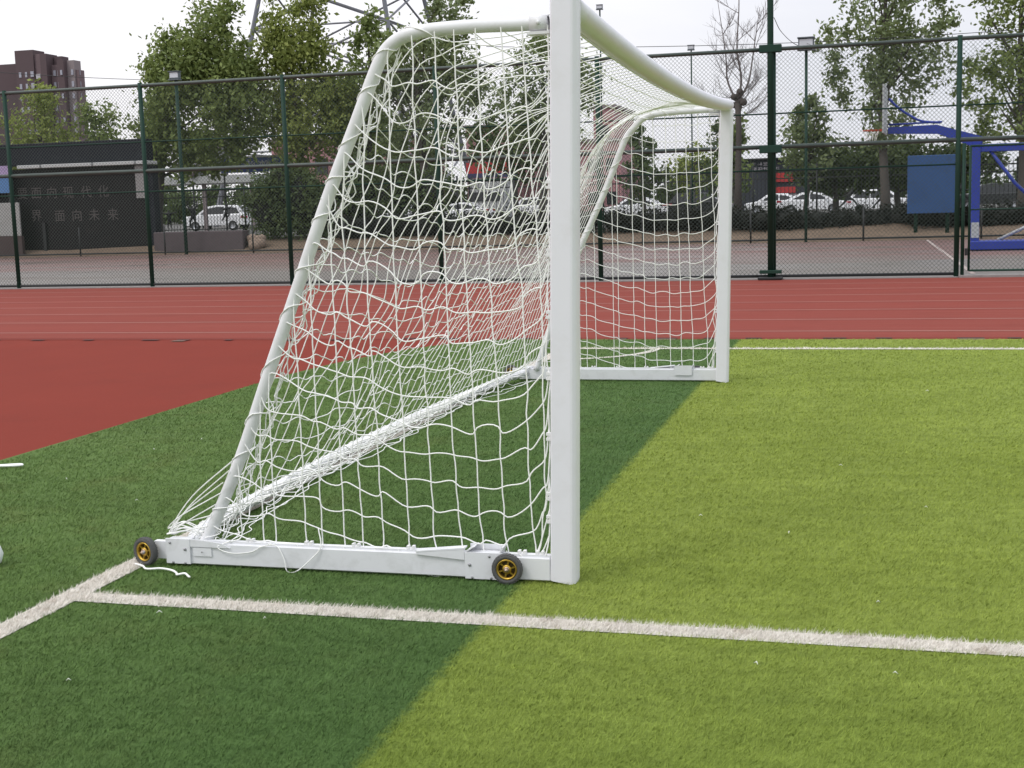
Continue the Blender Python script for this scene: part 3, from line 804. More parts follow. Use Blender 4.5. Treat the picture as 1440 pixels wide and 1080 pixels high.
# basketball stand
M_blue = pmat('blue_steel', lin(30, 56, 156, .85), .15, 2, .45, dirt=lin(60, 70, 140), dirtamt=.3)
M_rim = pmat('orange_rim', lin(176, 70, 44), .15, 8, .5); M_board = pmat('backboard_white', lin(196, 200, 200, .7), .06, 3, .4)
hoop = thing('basketball_stand', (4.3, 35, 0), 'blue basketball stand with a long arm reaching left behind the fence', 'basketball stand')
MB().box((4.13, 34.88, .2), (4.36, 35.12, 3.16), bev=.015).build('upright', M_blue, hoop)
b = MB(); b.prism([(1.80, 3.42), (1.80, 3.60), (3.15, 3.62), (4.40, 3.24), (4.40, 2.98), (4.10, 2.98), (3.20, 3.36)], 34.92, 35.08); b.build('arm', M_blue, hoop)
b = MB(); b.tube(smooth([(1.82, 35, 4.42), (2.05, 35, 4.18), (2.4, 35, 3.92), (2.75, 35, 3.74), (3.25, 35, 3.68)], 5), .035, 8); b.tube([(1.82, 35, 3.68), (3.3, 35, 3.70)], .028, 8); b.build('stay', M_blue, hoop)
b = MB(); b.box((1.69, 34.1, 3.42), (1.73, 35.9, 4.78), rot=R(-4)); bb = b.build('backboard', M_board, hoop)
b = MB(); an = np.linspace(0, 2*math.pi, 33); b.tube([(1.33+.23*math.cos(a), 35+.23*math.sin(a), 3.53) for a in an], .018, 6); b.box((1.55, 34.93, 3.50), (1.69, 35.07, 3.56)); b.box((1.66, 34.85, 3.44), (1.688, 35.15, 3.62)); rm = b.build('rim', M_rim, hoop)
b = MB()
for k in range(12):
    a = k*math.pi/6; b.tube([(1.33+.22*math.cos(a), 35+.22*math.sin(a), 3.52), (1.33+.16*math.cos(a+.35), 35+.16*math.sin(a+.35), 3.33), (1.33+.12*math.cos(a), 35+.12*math.sin(a), 3.12)], .007, 4)
    b.tube([(1.33+.22*math.cos(a), 35+.22*math.sin(a), 3.52), (1.33+.16*math.cos(a-.35), 35+.16*math.sin(a-.35), 3.33), (1.33+.12*math.cos(a), 35+.12*math.sin(a), 3.12)], .007, 4)
b.build('hoop_net', M_cord, rm, fix=False)
MB().box((4.10, 34.5, .02), (7.2, 35.5, .27), bev=.02).build('base', M_blue, hoop)
MB().box((4.365, 34.9, 2.80), (7.0, 35.1, 3.02), bev=.015).build('top_beam', M_blue, hoop)
b = MB(); b.tube([(4.5, 35, 3.0), (5.3, 35, 1.9), (6.9, 35, .30)], .05, 8); b.build('brace', M_blue, hoop)
b = MB(); b.tube([(4.9, 35.3, .27), (5.9, 35.3, .75), (6.6, 35.3, 1.0)], .045, 8); b.build('brace', M_board, hoop)
MB().box((4.135, 34.868, .36), (4.35, 34.879, .80)).build('label_plate', M_board, hoop)

# ================================================================== WALLS, BOARDS
M_granite = pmat('black_granite', lin(26, 24, 26, .5), .3, .9, .5, dirt=lin(38, 33, 33), dirtamt=.5, spec=.25)
M_slab = pmat('navy_slab', lin(30, 34, 44, .6), .2, .7, .6, dirt=lin(48, 50, 56), dirtamt=.5, spec=.25)
M_pale = pmat('pale_stone', lin(196, 198, 196, .8), .1, 2, .6); M_pillar = pmat('speckled_stone', lin(150, 148, 146, .8), .35, 14, .7)
M_letter = pmat('worn_lettering', lin(88, 82, 80, .7), .5, 2.2, .6, dirt=lin(52, 48, 48), dirtamt=.9)
wall = thing('memorial_wall', (-33, 46.6, 0), 'black granite wall with carved Chinese lettering and dark upper slab', 'wall')
MB().box((-41.5, 46.4, 0), (-29.1, 46.9, 3.88)).build('granite_face', M_granite, wall)
MB().box((-41.5, 46.52, 4.06), (-29.25, 47.3, 5.02), bev=.02).build('upper_slab', M_slab, wall)
for x0, x1 in ((-41.4, -38.9), (-38.8, -36.9), (-35.35, -34.2), (-34.1, -31.6), (-31.5, -29.5), (-29.4, -28.9)):
    MB().box((x0, 46.05, 3.90), (x1, 47.0, 4.05), bev=.015).build('ledge', M_pale, wall)
MB().box((-29.62, 46.3, 2.45), (-29.2, 46.399, 3.86)).build('stone_panel', M_pillar, wall)
MB().box((-29.09, 46.42, 0), (-28.85, 46.9, 3.86)).build('wall_end', M_slab, wall)
for px_, z_, ch in ((23, 2.62, '要'), (43, 2.62, '面'), (65, 2.61, '向'), (88, 2.60, '现'), (113, 2.60, '代'), (137, 2.60, '化'),
                    (41, 1.62, '界'), (74, 1.58, '面'), (98, 1.58, '向'), (122, 1.58, '未'), (148, 1.57, '来')):
    text_mesh('lettering', ch, .56, M_letter, (-35.62+(px_-25)*.0361, 46.398, z_), parent=wall, depth=.006)
b = MB(); b.box((-34.45, 46.30, .0), (-34.30, 46.38, 1.5)); b.build('drain_pipe', M_dark, wall)
# notice boards in front of the wall's left end
nb = thing('notice_board', (-36.4, 45.9, 0), 'blue notice board with a pale pink header at the left edge', 'notice board')
M_poster = pmat('poster_blue', lin(84, 130, 182, .8), .12, 1.5, .5); M_pink = pmat('poster_pink', lin(176, 156, 196, .8), .25, 5, .5)
MB().box((-37.9, 45.85, 2.86), (-35.68, 45.92, 3.66)).build('panel', M_poster, nb); MB().box((-37.9, 45.85, 3.662), (-35.68, 45.92, 4.05)).build('header', M_pink, nb)
for x in (-37.7, -35.75): MB().box((x-.04, 45.925, 0), (x+.04, 46.0, 4.1)).build('leg', M_dark, nb)
gp = thing('grey_panel', (-36.2, 45.8, 0), 'pale grey panel over a dark base left of the black wall', 'panel')
MB().box((-38.4, 45.7, .95), (-35.15, 45.78, 2.42), bev=.01).build('board', pmat('pale_panel', lin(168, 168, 164, .8), .08, 1, .7, dirt=lin(130, 126, 122), dirtamt=.5), gp)
MB().box((-38.4, 45.66, 0), (-35.1, 45.84, .948)).build('base', pmat('brown_base', lin(74, 60, 58, .85), .25, 3, .7), gp)
lw = MB().box((-28.6, 45.75, 0), (-24.35, 46.35, .95), bev=.03).build('low_wall', pmat('brown_render', lin(92, 82, 84, .8), .15, 1.5, .8, dirt=lin(66, 58, 58), dirtamt=.6))
tag(lw, 'low plain brown wall beside the black lettered wall', 'wall')
b = MB()
for k in range(9): b.ball((-24.1+RNG.normal(0, .18)+.05*k, 45.95+RNG.normal(0, .1), .25+.35*RNG.random()), (.2+.15*RNG.random(), .2, .16+.12*RNG.random()), 7)
tag(b.build('rubble_heap', pmat('tan_rock', lin(150, 132, 116, .8), .3, 5, .9, .8, 10)), 'small heap of tan rubble at the end of the low brown wall', 'rubble')
bb_ = thing('blue_board', (3.5, 46, 0), 'plain dark blue board on green posts right of the parked white cars', 'board')
MB().box((2.66, 45.95, .95), (4.40, 46.05, 3.08), bev=.015).build('panel', pmat('board_blue', lin(36, 78, 128, .85), .2, .9, .5, dirt=lin(34, 58, 84), dirtamt=.6), bb_)
for x in (2.98, 4.1): tubeobj('leg', (x, 46.12, 0), (x, 46.12, 3.0), .07, M_green, bb_)

# iron picket fence on the terrace
iron = thing('iron_fence', (-12, 51, .6), 'black iron picket fence in front of the parked cars', 'fence')
for k in range(23):
    x0 = -45+k*2.6
    tubeobj('post', (x0, 51, .6), (x0, 51, 3.05), .045, M_dark, iron, 6)
    b = MB()
    for z in (.95, 2.45, 2.75): b.box((x0, 50.985, z), (x0+2.6, 51.015, z+.045))
    for j in range(1, 16):
        xx = x0+j*.1625; b.tube([(xx, 51.03, .7), (xx, 51.03, 2.9), (xx, 51.03, 3.0)], [.012, .012, .002], 4, sm=False)
    b.build('picket_panel', M_dark, iron, fix=False)
# black steel sport figures fixed to that fence
def figure(x, z, h, joints, label):
    """joints: dict of 2D joint positions in body heights"""
    me = bpy.data.meshes.new('sport_figure'); nm = list(joints); v = [(x+joints[k][0]*h, 50.86+joints[k][3]*h, z+joints[k][1]*h) for k in nm]
    E_ = [('pelvis', 'chest'), ('chest', 'neck'), ('neck', 'head'), ('chest', 'le'), ('le', 'lh'), ('chest', 're'), ('re', 'rh'), ('pelvis', 'lk'), ('lk', 'lf'), ('pelvis', 'rk'), ('rk', 'rf'), ('lf', 'lt'), ('rf', 'rt')]
    me.from_pydata(v, [(nm.index(a), nm.index(b_)) for a, b_ in E_], [])
    o_ = bpy.data.objects.new('sport_figure', me); COL.objects.link(o_)
    md = o_.modifiers.new('s', 'SKIN'); sv = me.skin_vertices[0].data
    for i, k in enumerate(nm): sv[i].radius = (joints[k][2]*h, joints[k][2]*h); sv[i].use_root = (k == 'pelvis')
    o_.modifiers.new('u', 'SUBSURF').levels = 1
    bpy.context.view_layer.update()
    m2 = bpy.data.meshes.new_from_object(o_.evaluated_get(bpy.context.evaluated_depsgraph_get())); bpy.data.objects.remove(o_)
    m2.materials.clear(); m2.materials.append(M_dark); m2.polygons.foreach_set('use_smooth', [True]*len(m2.polygons))
    tag(link('sport_figure', m2), label, 'figure', 'black sport figures on the iron fence')
def pose(head, le, lh, re, rh, lk, lf, rk, rf, lean=0.0):
    j = {'pelvis': (0, .50, .075, 0), 'chest': (lean*.6, .72, .085, 0), 'neck': (lean*.85, .84, .035, 0), 'head': (head[0], head[1], .065, 0)}
    for k, p, r_, d_ in (('le', le, .03, -.06), ('lh', lh, .024, -.08), ('re', re, .03, .06), ('rh', rh, .024, .08), ('lk', lk, .045, -.04), ('lf', lf, .03, -.05), ('rk', rk, .045, .04), ('rf', rf, .03, .05)): j[k] = (p[0], p[1], r_, d_)
    j['lt'] = (lf[0]+.09, max(lf[1]-.02, 0), .02, -.05); j['rt'] = (rf[0]+.09, max(rf[1]-.02, 0), .02, .05)
    return j
figure(-30.69, 1.05, .95, pose((0, .93), (-.22, .76), (-.40, .80), (.22, .76), (.40, .80), (-.05, .28), (-.06, .03), (.06, .28), (.06, .03)), 'black standing figure with arms spread, by the black lettered wall')
figure(-29.45, 1.05, 1.15, pose((0, .90), (-.2, .90), (-.16, 1.1), (.2, .90), (.16, 1.1), (-.09, .28), (-.10, .03), (.09, .28), (.10, .03)), 'black figure with both arms raised above its head')
figure(-27.72, 1.25, .95, pose((.10, .92), (-.15, .62), (-.22, .76), (.22, .72), (.34, .86), (.20, .42), (.08, .22), (-.12, .27), (-.28, .12), .1), 'black figure leaping with one knee up in front of the white estate car')
figure(.45, 1.12, .98, pose((.18, .92), (-.05, .60), (-.22, .52), (.28, .68), (.42, .84), (.24, .40), (.50, .02), (-.16, .28), (-.42, .03), .22), 'black lunging figure, left one of the pair before the white cars')
figure(1.85, 1.12, 1.02, pose((.12, .94), (-.18, .78), (-.34, .88), (.26, .80), (.44, .78), (.20, .30), (.46, .03), (-.18, .30), (-.42, .05), .14), 'black striding figure, right one of the pair before the white cars')
figure(4.95, 1.15, 1.0, pose((-.10, .90), (-.22, .66), (-.36, .56), (.14, .62), (.30, .70), (.18, .34), (.30, .08), (-.10, .28), (-.26, .04), -.14), 'black bending figure right of the blue board')

# ================================================================== VEGETATION
def leaf_mat(name, a, b_, trans=.25):
    m, t = newmat(name)
    g = t.n('ShaderNodeNewGeometry'); rnd = g.outputs['Random Per Island']
    n1 = t.ramp(t.noise(g.outputs['Position'], 1.3, 4, .65), .3, .7)
    c = t.mix(t.math('ADD', t.math('MULTIPLY', rnd, .38), t.math('MULTIPLY', n1, .68)), a, b_)
    d_ = t.n('ShaderNodeBsdfPrincipled', _Roughness=.6); d_.inputs['Specular IOR Level'].default_value = .2; t.l(c, d_.inputs['Base Color'])
    tr = t.n('ShaderNodeBsdfTranslucent'); t.l(t.mix(.5, c, (.25, .32, .06, 1)), tr.inputs[0])
    mx_ = t.n('ShaderNodeMixShader'); mx_.inputs[0].default_value = trans; t.l(d_.outputs[0], mx_.inputs[1]); t.l(tr.outputs[0], mx_.inputs[2])
    o_ = t.n('ShaderNodeOutputMaterial'); t.l(mx_.outputs[0], o_.inputs[0])
    return m
L_mid = leaf_mat('leaf_mid', (.066, .104, .032, 1), (.30, .37, .125, 1))
L_yel = leaf_mat('leaf_yellow', (.10, .140, .034, 1), (.38, .43, .13, 1), .3)
L_dark = leaf_mat('leaf_dark', (.030, .052, .023, 1), (.13, .175, .072, 1), .18)
L_gry = leaf_mat('leaf_greygreen', (.075, .11, .052, 1), (.29, .35, .17, 1), .25)
L_hedge = leaf_mat('leaf_hedge', (.008, .009, .008, 1), (.024, .026, .022, 1), .05)
M_bark = pmat('bark_grey', lin(92, 86, 80, .8), .3, 3, .9, .6, 14); M_twig = pmat('twig_bark', lin(122, 114, 112, .8), .2, 3, .9)
M_barkd = pmat('bark_dark', lin(84, 76, 72, .8), .3, 3, .9, .6, 14)

def leaf_cloud(centers, rad, per, size, flat=1.0):
    """small leaf quads scattered round clump centres"""
    C_ = np.repeat(centers, per, axis=0); r_ = np.repeat(rad, per)
    n = len(C_); P_ = C_+RNG.normal(0, 1, (n, 3))*r_[:, None]*np.array([1, 1, flat])*.55
    a = RNG.normal(0, 1, (n, 3)); a /= np.linalg.norm(a, axis=1)[:, None]
    b_ = np.cross(a, RNG.normal(0, 1, (n, 3))); b_ /= np.linalg.norm(b_, axis=1)[:, None]
    s_ = size*(.6+.8*RNG.random(n))[:, None]
    V = np.stack([P_-a*s_, P_+b_*s_*.55, P_+a*s_, P_-b_*s_*.55], 1)
    return V.reshape(-1, 3), np.arange(4*n).reshape(n, 4)
def clump_centers(ells, dens):
    out = []; rad = []
    for (dx, dy, z, rx, ry, rz, m) in ells:
        n = max(4, int(m*dens)); u = RNG.normal(0, 1, (n, 3)); u /= np.linalg.norm(u, axis=1)[:, None]
        r_ = (.35+.65*RNG.random(n)**.6)[:, None]
        out.append(np.array([dx, dy, z])+u*r_*np.array([rx, ry, rz])); rad.append(np.full(n, .42*min(rx, rz)**.6)*(.6+.8*RNG.random(n)))
    return np.concatenate(out), np.concatenate(rad)
def tree(name, base, h, tr, ells, label, leaf, per=46, size=.13, dens=1, bark=None, limbs=14, group='trees behind the court', lean=0, trunk_top=None):
    x, y, z = base; t_ = thing(name, base, label, 'tree', group)
    top = trunk_top or h*.82
    b = MB(); px = [(x+lean*q*q+.12*math.sin(q*5+x), y+.1*math.cos(q*4+x), z-.1+top*q) for q in np.linspace(0, 1, 9)]
    b.tube(px, [tr*(1.25 if q == 0 else 1)*(1-.8*q)+.015 for q in np.linspace(0, 1, 9)], 8)
    E2 = [(x+e[0], y+e[1], z+e[2])+tuple(e[3:6])+(e[6] if len(e) > 6 else 26,) for e in ells]
    cs, rd = clump_centers(E2, dens)
    pick = RNG.permutation(len(cs))[:limbs]
    for i in pick:
        c = cs[i]; q = max(.12, min(.9, (c[2]-z)/top*.72)); k = q*8; i0 = int(k); p0 = np.array(px[i0])+(np.array(px[min(8, i0+1)])-px[i0])*(k-i0)
        r_ = tr*(1-.8*q)*.5+.01; mid = (p0+c)/2+np.array([RNG.normal(0, .15), RNG.normal(0, .15), -.05*np.linalg.norm(c-p0)])
        b.tube(smooth([p0, mid, c], 3), np.linspace(r_, .012, 7), 5)
    b.build('trunk', bark or M_bark, t_, fix=False)
    V, F = leaf_cloud(cs, rd, per, size); rawmesh('crown', V, F, leaf, t_, k=4)
    return t_
tree('leafy_tree', (-41.0, 56, .6), 8.2, .16, [(0, 0, 5.2, 1.9, 1.6, 2.2, 34), (.2, 0, 7.2, .9, .9, 1.0, 10), (-1.6, 0, 4.4, 1.4, 1.2, 1.6, 14), (1.1, 0, 4.0, 1.5, 1.2, 1.6, 16)], 'green leafy tree above the left end of the black wall', L_yel, 60, .12)
tree('leafy_tree', (-38.6, 58, .6), 7.6, .15, [(0, 0, 4.8, 1.7, 1.5, 1.9, 30), (.1, 0, 6.5, .9, .9, .9, 10), (.9, 0, 4.0, 1.1, 1, 1.2, 12)], 'smaller leafy tree right of the brick tower block', L_mid, 56, .12)
tree('leafy_tree', (-32.0, 52, .6), 11.6, .22, [(2.4+e[0],)+e[1:] for e in [(0, 0, 6.2, 2.7, 2.2, 2.6, 70), (1.2, 0, 9.0, 1.5, 1.4, 1.9, 34), (-.9, 0, 8.2, 1.5, 1.4, 1.6, 26), (1.8, 0, 10.6, .6, .6, .8, 7), (-2.2, 0, 5.4, 1.2, 1.2, 1.4, 18), (0, 0, 3.9, 2.5, 2, 1.2, 34), (2.1, 0, 5.6, 1.6, 1.5, 1.8, 36), (-.4, 0, 7.4, 1.9, 1.6, 1.6, 40), (1.6, 0, 7.6, 1.4, 1.3, 1.5, 30), (-1.4, 0, 4.3, 1.5, 1.4, 1.2, 24)]], 'biggest leafy tree, rising behind the small floodlight on the left', L_mid, 76, .115, lean=2.2)
tree('leafy_tree', (-25.3, 54, .6), 11.6, .2, [(0, 0, 7.8, 2.0, 1.8, 2.4, 46), (.9, 0, 10.3, .9, .9, 1.5, 14), (-1.0, 0, 9.9, .8, .8, 1.4, 12), (.4, 0, 5.0, 2.4, 2, 1.8, 44), (1.7, 0, 6.2, 1.3, 1.2, 1.6, 26), (-1.2, 0, 7.0, 1.5, 1.4, 1.8, 34), (.2, 0, 8.8, 1.3, 1.2, 1.3, 24)], 'yellow green leafy tree under the lattice pylon', L_yel, 80, .11)
tree('leafy_tree', (-22.0, 55, .6), 10.8, .2, [(0, 0, 7.0, 1.8, 1.7, 2.4, 38), (.3, 0, 9.4, .8, .8, 1.3, 10), (0, 0, 4.2, 2.1, 1.8, 1.6, 32), (1.2, 0, 8.2, .9, .9, 1.0, 8), (-1.2, 0, 5.8, 1.5, 1.3, 1.6, 30)], 'green tree behind the upper bend of the near goal tube', L_mid, 76, .115)
tree('leafy_tree', (-18.35, 52, .6), 11, .24, [(.2, 0, 7.4, 2.0, 1.7, 2.0, 44), (1.5, 0, 9.6, 1.0, 1.0, 1.3, 16), (-1.0, 0, 7.0, 1.3, 1.2, 1.2, 16), (2.0, 0, 6.6, 1.4, 1.3, 1.7, 22), (.2, 0, 4.6, 1.9, 1.7, 1.4, 26)], 'tree with a pale thick trunk seen through the near goal net', L_gry, 74, .11)
tree('poplar_tree', (-14.6, 60, .6), 10, .18, [(0, 0, 8.1, 1.7, 1.5, 1.6, 26), (-1.0, 0, 6.4, 1.4, 1.3, 1.2, 16), (1.4, 0, 6.8, 1.6, 1.4, 1.4, 22), (.2, 0, 4.6, 1.8, 1.6, 1.2, 20)], 'loose leaved tree behind the near post of the goal', L_gry, 60, .11)
tree('leafy_tree', (-17.2, 64, .6), 7.5, .18, [(0, 0, 4.4, 2.6, 2, 2.0, 46)], 'bushy tree low behind the goal net', L_dark, 60, .14)
tree('leafy_tree', (-22.4, 60, .6), 6.5, .18, [(0, 0, 3.6, 2.8, 2, 1.9, 50)], 'dark bushy tree left of the pink buildings', L_dark, 60, .14)
tree('poplar_tree', (1.85, 50, .6), 11.5, .19, [(0, 0, 8.2, 1.8, 1.6, 2.2, 46), (.3, 0, 10.4, 1.3, 1.2, 1.4, 20), (-.9, 0, 5.8, 1.5, 1.3, 1.2, 20), (1.2, 0, 6.2, 1.5, 1.3, 1.5, 22), (0, 0, 4.0, 1.2, 1.1, 1.1, 16), (-1.9, 0, 7.0, .8, .8, .9, 7), (2.0, 0, 7.9, .7, .7, .9, 6)], 'tall loose crowned tree behind the basketball hoop', L_gry, 66, .10)
tree('poplar_tree', (7.0, 50, .6), 11, .2, [(0, 0, 7.4, 1.7, 1.6, 2.4, 46), (-1.4, 0, 5.2, 1.2, 1.1, 1.3, 16), (.6, 0, 9.8, 1.6, 1.4, 1.6, 26), (1.2, 0, 4.6, 1.7, 1.5, 1.6, 24), (-.4, 0, 3.4, 1.5, 1.3, .9, 14), (-1.2, 0, 9.0, .9, .9, 1.2, 10)], 'tall tree at the right edge above the blue stand', L_mid, 70, .10)
tree('young_tree', (-1.25, 52, .6), 5.7, .1, [(0, 0, 2.9, 1.15, 1.0, 1.0, 26), (0, 0, 4.0, .8, .8, .9, 14), (0, 0, 4.9, .35, .35, .6, 5)], 'small pointed green tree right of the tall pole', L_gry, 54, .11)
tree('young_tree', (-7.1, 75, .6), 6.3, .12, [(0, 0, 2.6, 1.3, 1.1, 1.6, 26), (0, 0, 4.6, .8, .8, 1.3, 12)], 'dark cone shaped tree beside the far goal post', L_dark, 54, .14)
tree('young_tree', (-12.1, 75, .6), 6.2, .12, [(0, 0, 2.8, 1.1, 1, 1.7, 24), (0, 0, 4.7, .6, .6, 1.2, 9)], 'dark cone shaped tree left inside the far side net', L_dark, 54, .14)
tree('young_tree', (-9.6, 80, .6), 4.8, .12, [(0, 0, 2.8, 1.6, 1, 1.5, 24)], 'pale green tree between the two dark cone trees', L_yel, 44, .14)
tree('leafy_tree', (-4.6, 56, .6), 5.2, .14, [(0, 0, 2.6, .8, .8, 1.3, 16), (.1, 0, 3.9, .5, .5, .8, 6)], 'narrow green tree just behind the bare tree', L_mid, 54, .12)
# leaf mass above the cars: spreading low trees
tree('spreading_tree', (-.2, 54, .6), 3.6, .15, [(0, 0, 2.3, 2.1, 1.3, .85, 56), (1.6, 0, 2.4, 1.8, 1.2, .9, 46)], 'low spreading dark tree over the parked white cars', L_dark, 64, .11)
tree('spreading_tree', (2.6, 55, .6), 3.8, .15, [(0, 0, 2.5, 2.0, 1.3, .9, 46), (2.4, 0, 2.4, 2.0, 1.3, .9, 40)], 'low spreading dark tree behind the blue board', L_dark, 64, .11)
# bare winter tree
bt = thing('bare_tree', (-3.82, 49, .6), 'leafless tree with a knotted crown beside the far goal post', 'tree', 'trees behind the court')
b = MB()
b.tube([(-3.80, 49, .5), (-3.84, 49, 2.5), (-3.80, 49, 4.4), (-3.84, 49, 5.5)], [.16, .13, .115, .12], 9)
for k in range(10): b.ball((-3.83+RNG.normal(0, .12), 49+RNG.normal(0, .1), 5.55+RNG.normal(0, .16)), .12+.05*RNG.random(), 8)
b.build('trunk', M_barkd, bt, fix=False)
tw = MB()
def twig(p, d, L, r, lev):
    n = 5; pts = [p]; dd = d
    for k in range(n):
        dd = dd+np.array([RNG.normal(0, .10), RNG.normal(0, .10), .05]); dd /= np.linalg.norm(dd); pts.append(pts[-1]+dd*L/n)
    tw.tube(pts, np.linspace(r, r*.35, n+1), 4, cap=False)
    if lev:
        for k in range(5 if lev == 2 else 4):
            i = 1+int(RNG.integers(n-1)); e = dd+np.array([RNG.normal(0, .5), RNG.normal(0, .5), RNG.normal(.1, .3)]); e /= np.linalg.norm(e)
            twig(pts[i], e, L*(.4+.25*RNG.random()), r*.55, lev-1)
# two forked leaders, then side branches from different heights
lead = [smooth([(-3.83, 49, 5.5), (-3.70, 49.05, 6.5), (-3.86, 49, 7.6), (-3.78, 49.1, 9.4), (-3.84, 49, 11.2)], 5),
        smooth([(-3.85, 49, 5.5), (-4.25, 49.1, 6.4), (-4.30, 48.9, 7.4), (-4.62, 49, 9.6)], 5), smooth([(-3.8, 49, 5.6), (-3.40, 48.9, 6.3), (-3.20, 49.1, 7.6), (-2.95, 49, 9.2)], 5)]
for L_ in lead:
    tw.tube(L_, np.linspace(.055, .010, len(L_)), 5)
    for k in range(9):
        q = int(RNG.integers(0, len(L_)-2)); a = RNG.choice((-1, 1))*RNG.uniform(.25, .95)
        twig(L_[q], np.array([math.sin(a), RNG.normal(0, .5), math.cos(a)]), (.9+1.1*RNG.random())*(1.15-.6*q/len(L_)), .016, 2)
for k in range(9):
    a = RNG.choice((-1, 1))*RNG.uniform(.5, 1.5)
    twig(np.array([-3.83+.1*math.sin(a), 49, 4.7+.9*RNG.random()]), np.array([math.sin(a), RNG.normal(0, .5), math.cos(a)+.2]), 1.0+1.1*RNG.random(), .017, 2)
tw.build('branches', M_twig, bt, fix=False)

def bush(name, label, ells, leaf, per=70, size=.07, group=None, cat='bush', dens=1.0):
    C_, rd = clump_centers([e+(e[6:] and () or ()) for e in ells], dens)
    V, F = leaf_cloud(C_, rd, per, size); 
    # dark woody heart so that the bush is dense
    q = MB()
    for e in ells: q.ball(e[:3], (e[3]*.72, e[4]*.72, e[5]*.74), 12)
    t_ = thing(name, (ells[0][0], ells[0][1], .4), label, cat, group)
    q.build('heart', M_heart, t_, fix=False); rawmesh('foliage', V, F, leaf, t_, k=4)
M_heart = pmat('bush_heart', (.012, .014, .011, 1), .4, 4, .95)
bush('evergreen_bush', 'large dark evergreen bush left of the leaning goal tube', [(-23.9, 47.6, 1.9, 1.1, .8, 1.45, 60), (-22.6, 47.6, 2.1, 1.2, .8, 1.5, 60), (-23.2, 47.6, 3.1, .8, .6, .6, 20), (-21.5, 47.7, 1.7, .9, .7, 1.2, 36)], L_dark, 80, .08)
bush('evergreen_bush', 'dark evergreen bush behind the near goal tube', [(-20.2, 48.4, 2.3, 1.3, .8, 1.4, 50), (-18.4, 48.4, 2.4, 1.1, .7, 1.3, 40), (-16.9, 48.6, 2.2, .9, .7, 1.2, 30)], L_dark, 80, .08)
def hedge(x0, x1, z0, z1, label, y=47.4):
    E_ = []; x = x0
    while x < x1:
        E_.append((x+.4, y+RNG.normal(0, .05), (z0+z1)/2+RNG.normal(0, .03), .62, .5, (z1-z0)/2, 22)); x += .72
    bush('hedge', label, E_, L_hedge, 60, .055, 'dark hedges on the bank', 'hedge')
hedge(-20.8, -9.4, .45, 1.42, 'long dark hedge seen through the near goal net')
hedge(-9.0, -3.5, .40, 1.32, 'dark hedge seen through the far side net of the goal')
hedge(-3.1, 2.7, .36, 1.22, 'dark hedge below the parked white cars')
hedge(2.9, 9.5, .36, 1.2, 'dark hedge at the right behind the blue stand')

# far-off belt of trees that reads as one mass
E_ = []
for k in range(120):
    x = -150+k*1.75+RNG.normal(0, .6); hh = 2.0+1.6*RNG.random()+(1.2 if RNG.random() < .2 else 0)
    E_.append((x, 150+RNG.normal(0, 4), .6+hh*.62, 1.7, 1.4, hh*.72, 15))
C_, rd_ = clump_centers(E_, 1); V, F = leaf_cloud(C_, rd_*1.3, 40, .30)
fb = rawmesh('distant_trees', V, F, L_dark, k=4); tag(fb, 'far dark belt of trees along the horizon behind the cars', 'trees', kind='stuff')

# ================================================================== CARS
M_glass = pmat('car_glass', (.02, .022, .025, 1), .2, 2, .08); M_tyre = pmat('car_tyre', (.02, .02, .02, 1), .2, 9, .8); M_rimc = pmat('car_rim', (.35, .36, .38, 1), .1, 9, .35, metal=.7)
M_tail = pmat('tail_light', (.35, .012, .03, 1), .1, 9, .25); M_head = pmat('head_light', (.7, .72, .75, 1), .05, 9, .15); M_trim = pmat('car_trim', (.03, .03, .03, 1), .1, 9, .5)
P_white = pmat('car_white', (.78, .79, .80, 1), .03, 2, .25); P_black = pmat('car_black', (.022, .024, .026, 1), .1, 2, .2); P_red = pmat('car_red', (.30, .02, .02, 1), .1, 2, .25)
SED = dict(L=4.5, body=[(0, .30), (.02, .62), (.10, .80), (1.0, .92), (3.75, .98), (4.42, .90), (4.5, .62), (4.48, .30)], roof=[(.85, .90), (1.55, 1.36), (2.2, 1.45), (2.9, 1.42), (3.85, .98)], wx=(.85, 3.6), H=1.45)
SUV = dict(L=4.5, body=[(0, .36), (.02, .75), (.12, .95), (1.05, 1.05), (4.40, 1.08), (4.48, .80), (4.5, .36)], roof=[(.95, 1.03), (1.65, 1.58), (2.4, 1.68), (3.9, 1.62), (4.38, 1.08)], wx=(.85, 3.6), H=1.68)
VAN = dict(L=5.0, body=[(0, .34), (.02, .80), (.15, 1.05), (.7, 1.15), (4.95, 1.18), (5.0, .8), (5.0, .34)], roof=[(.62, 1.13), (1.35, 1.85), (1.9, 1.95), (4.85, 1.95), (4.96, 1.18)], wx=(.9, 3.9), H=1.95)
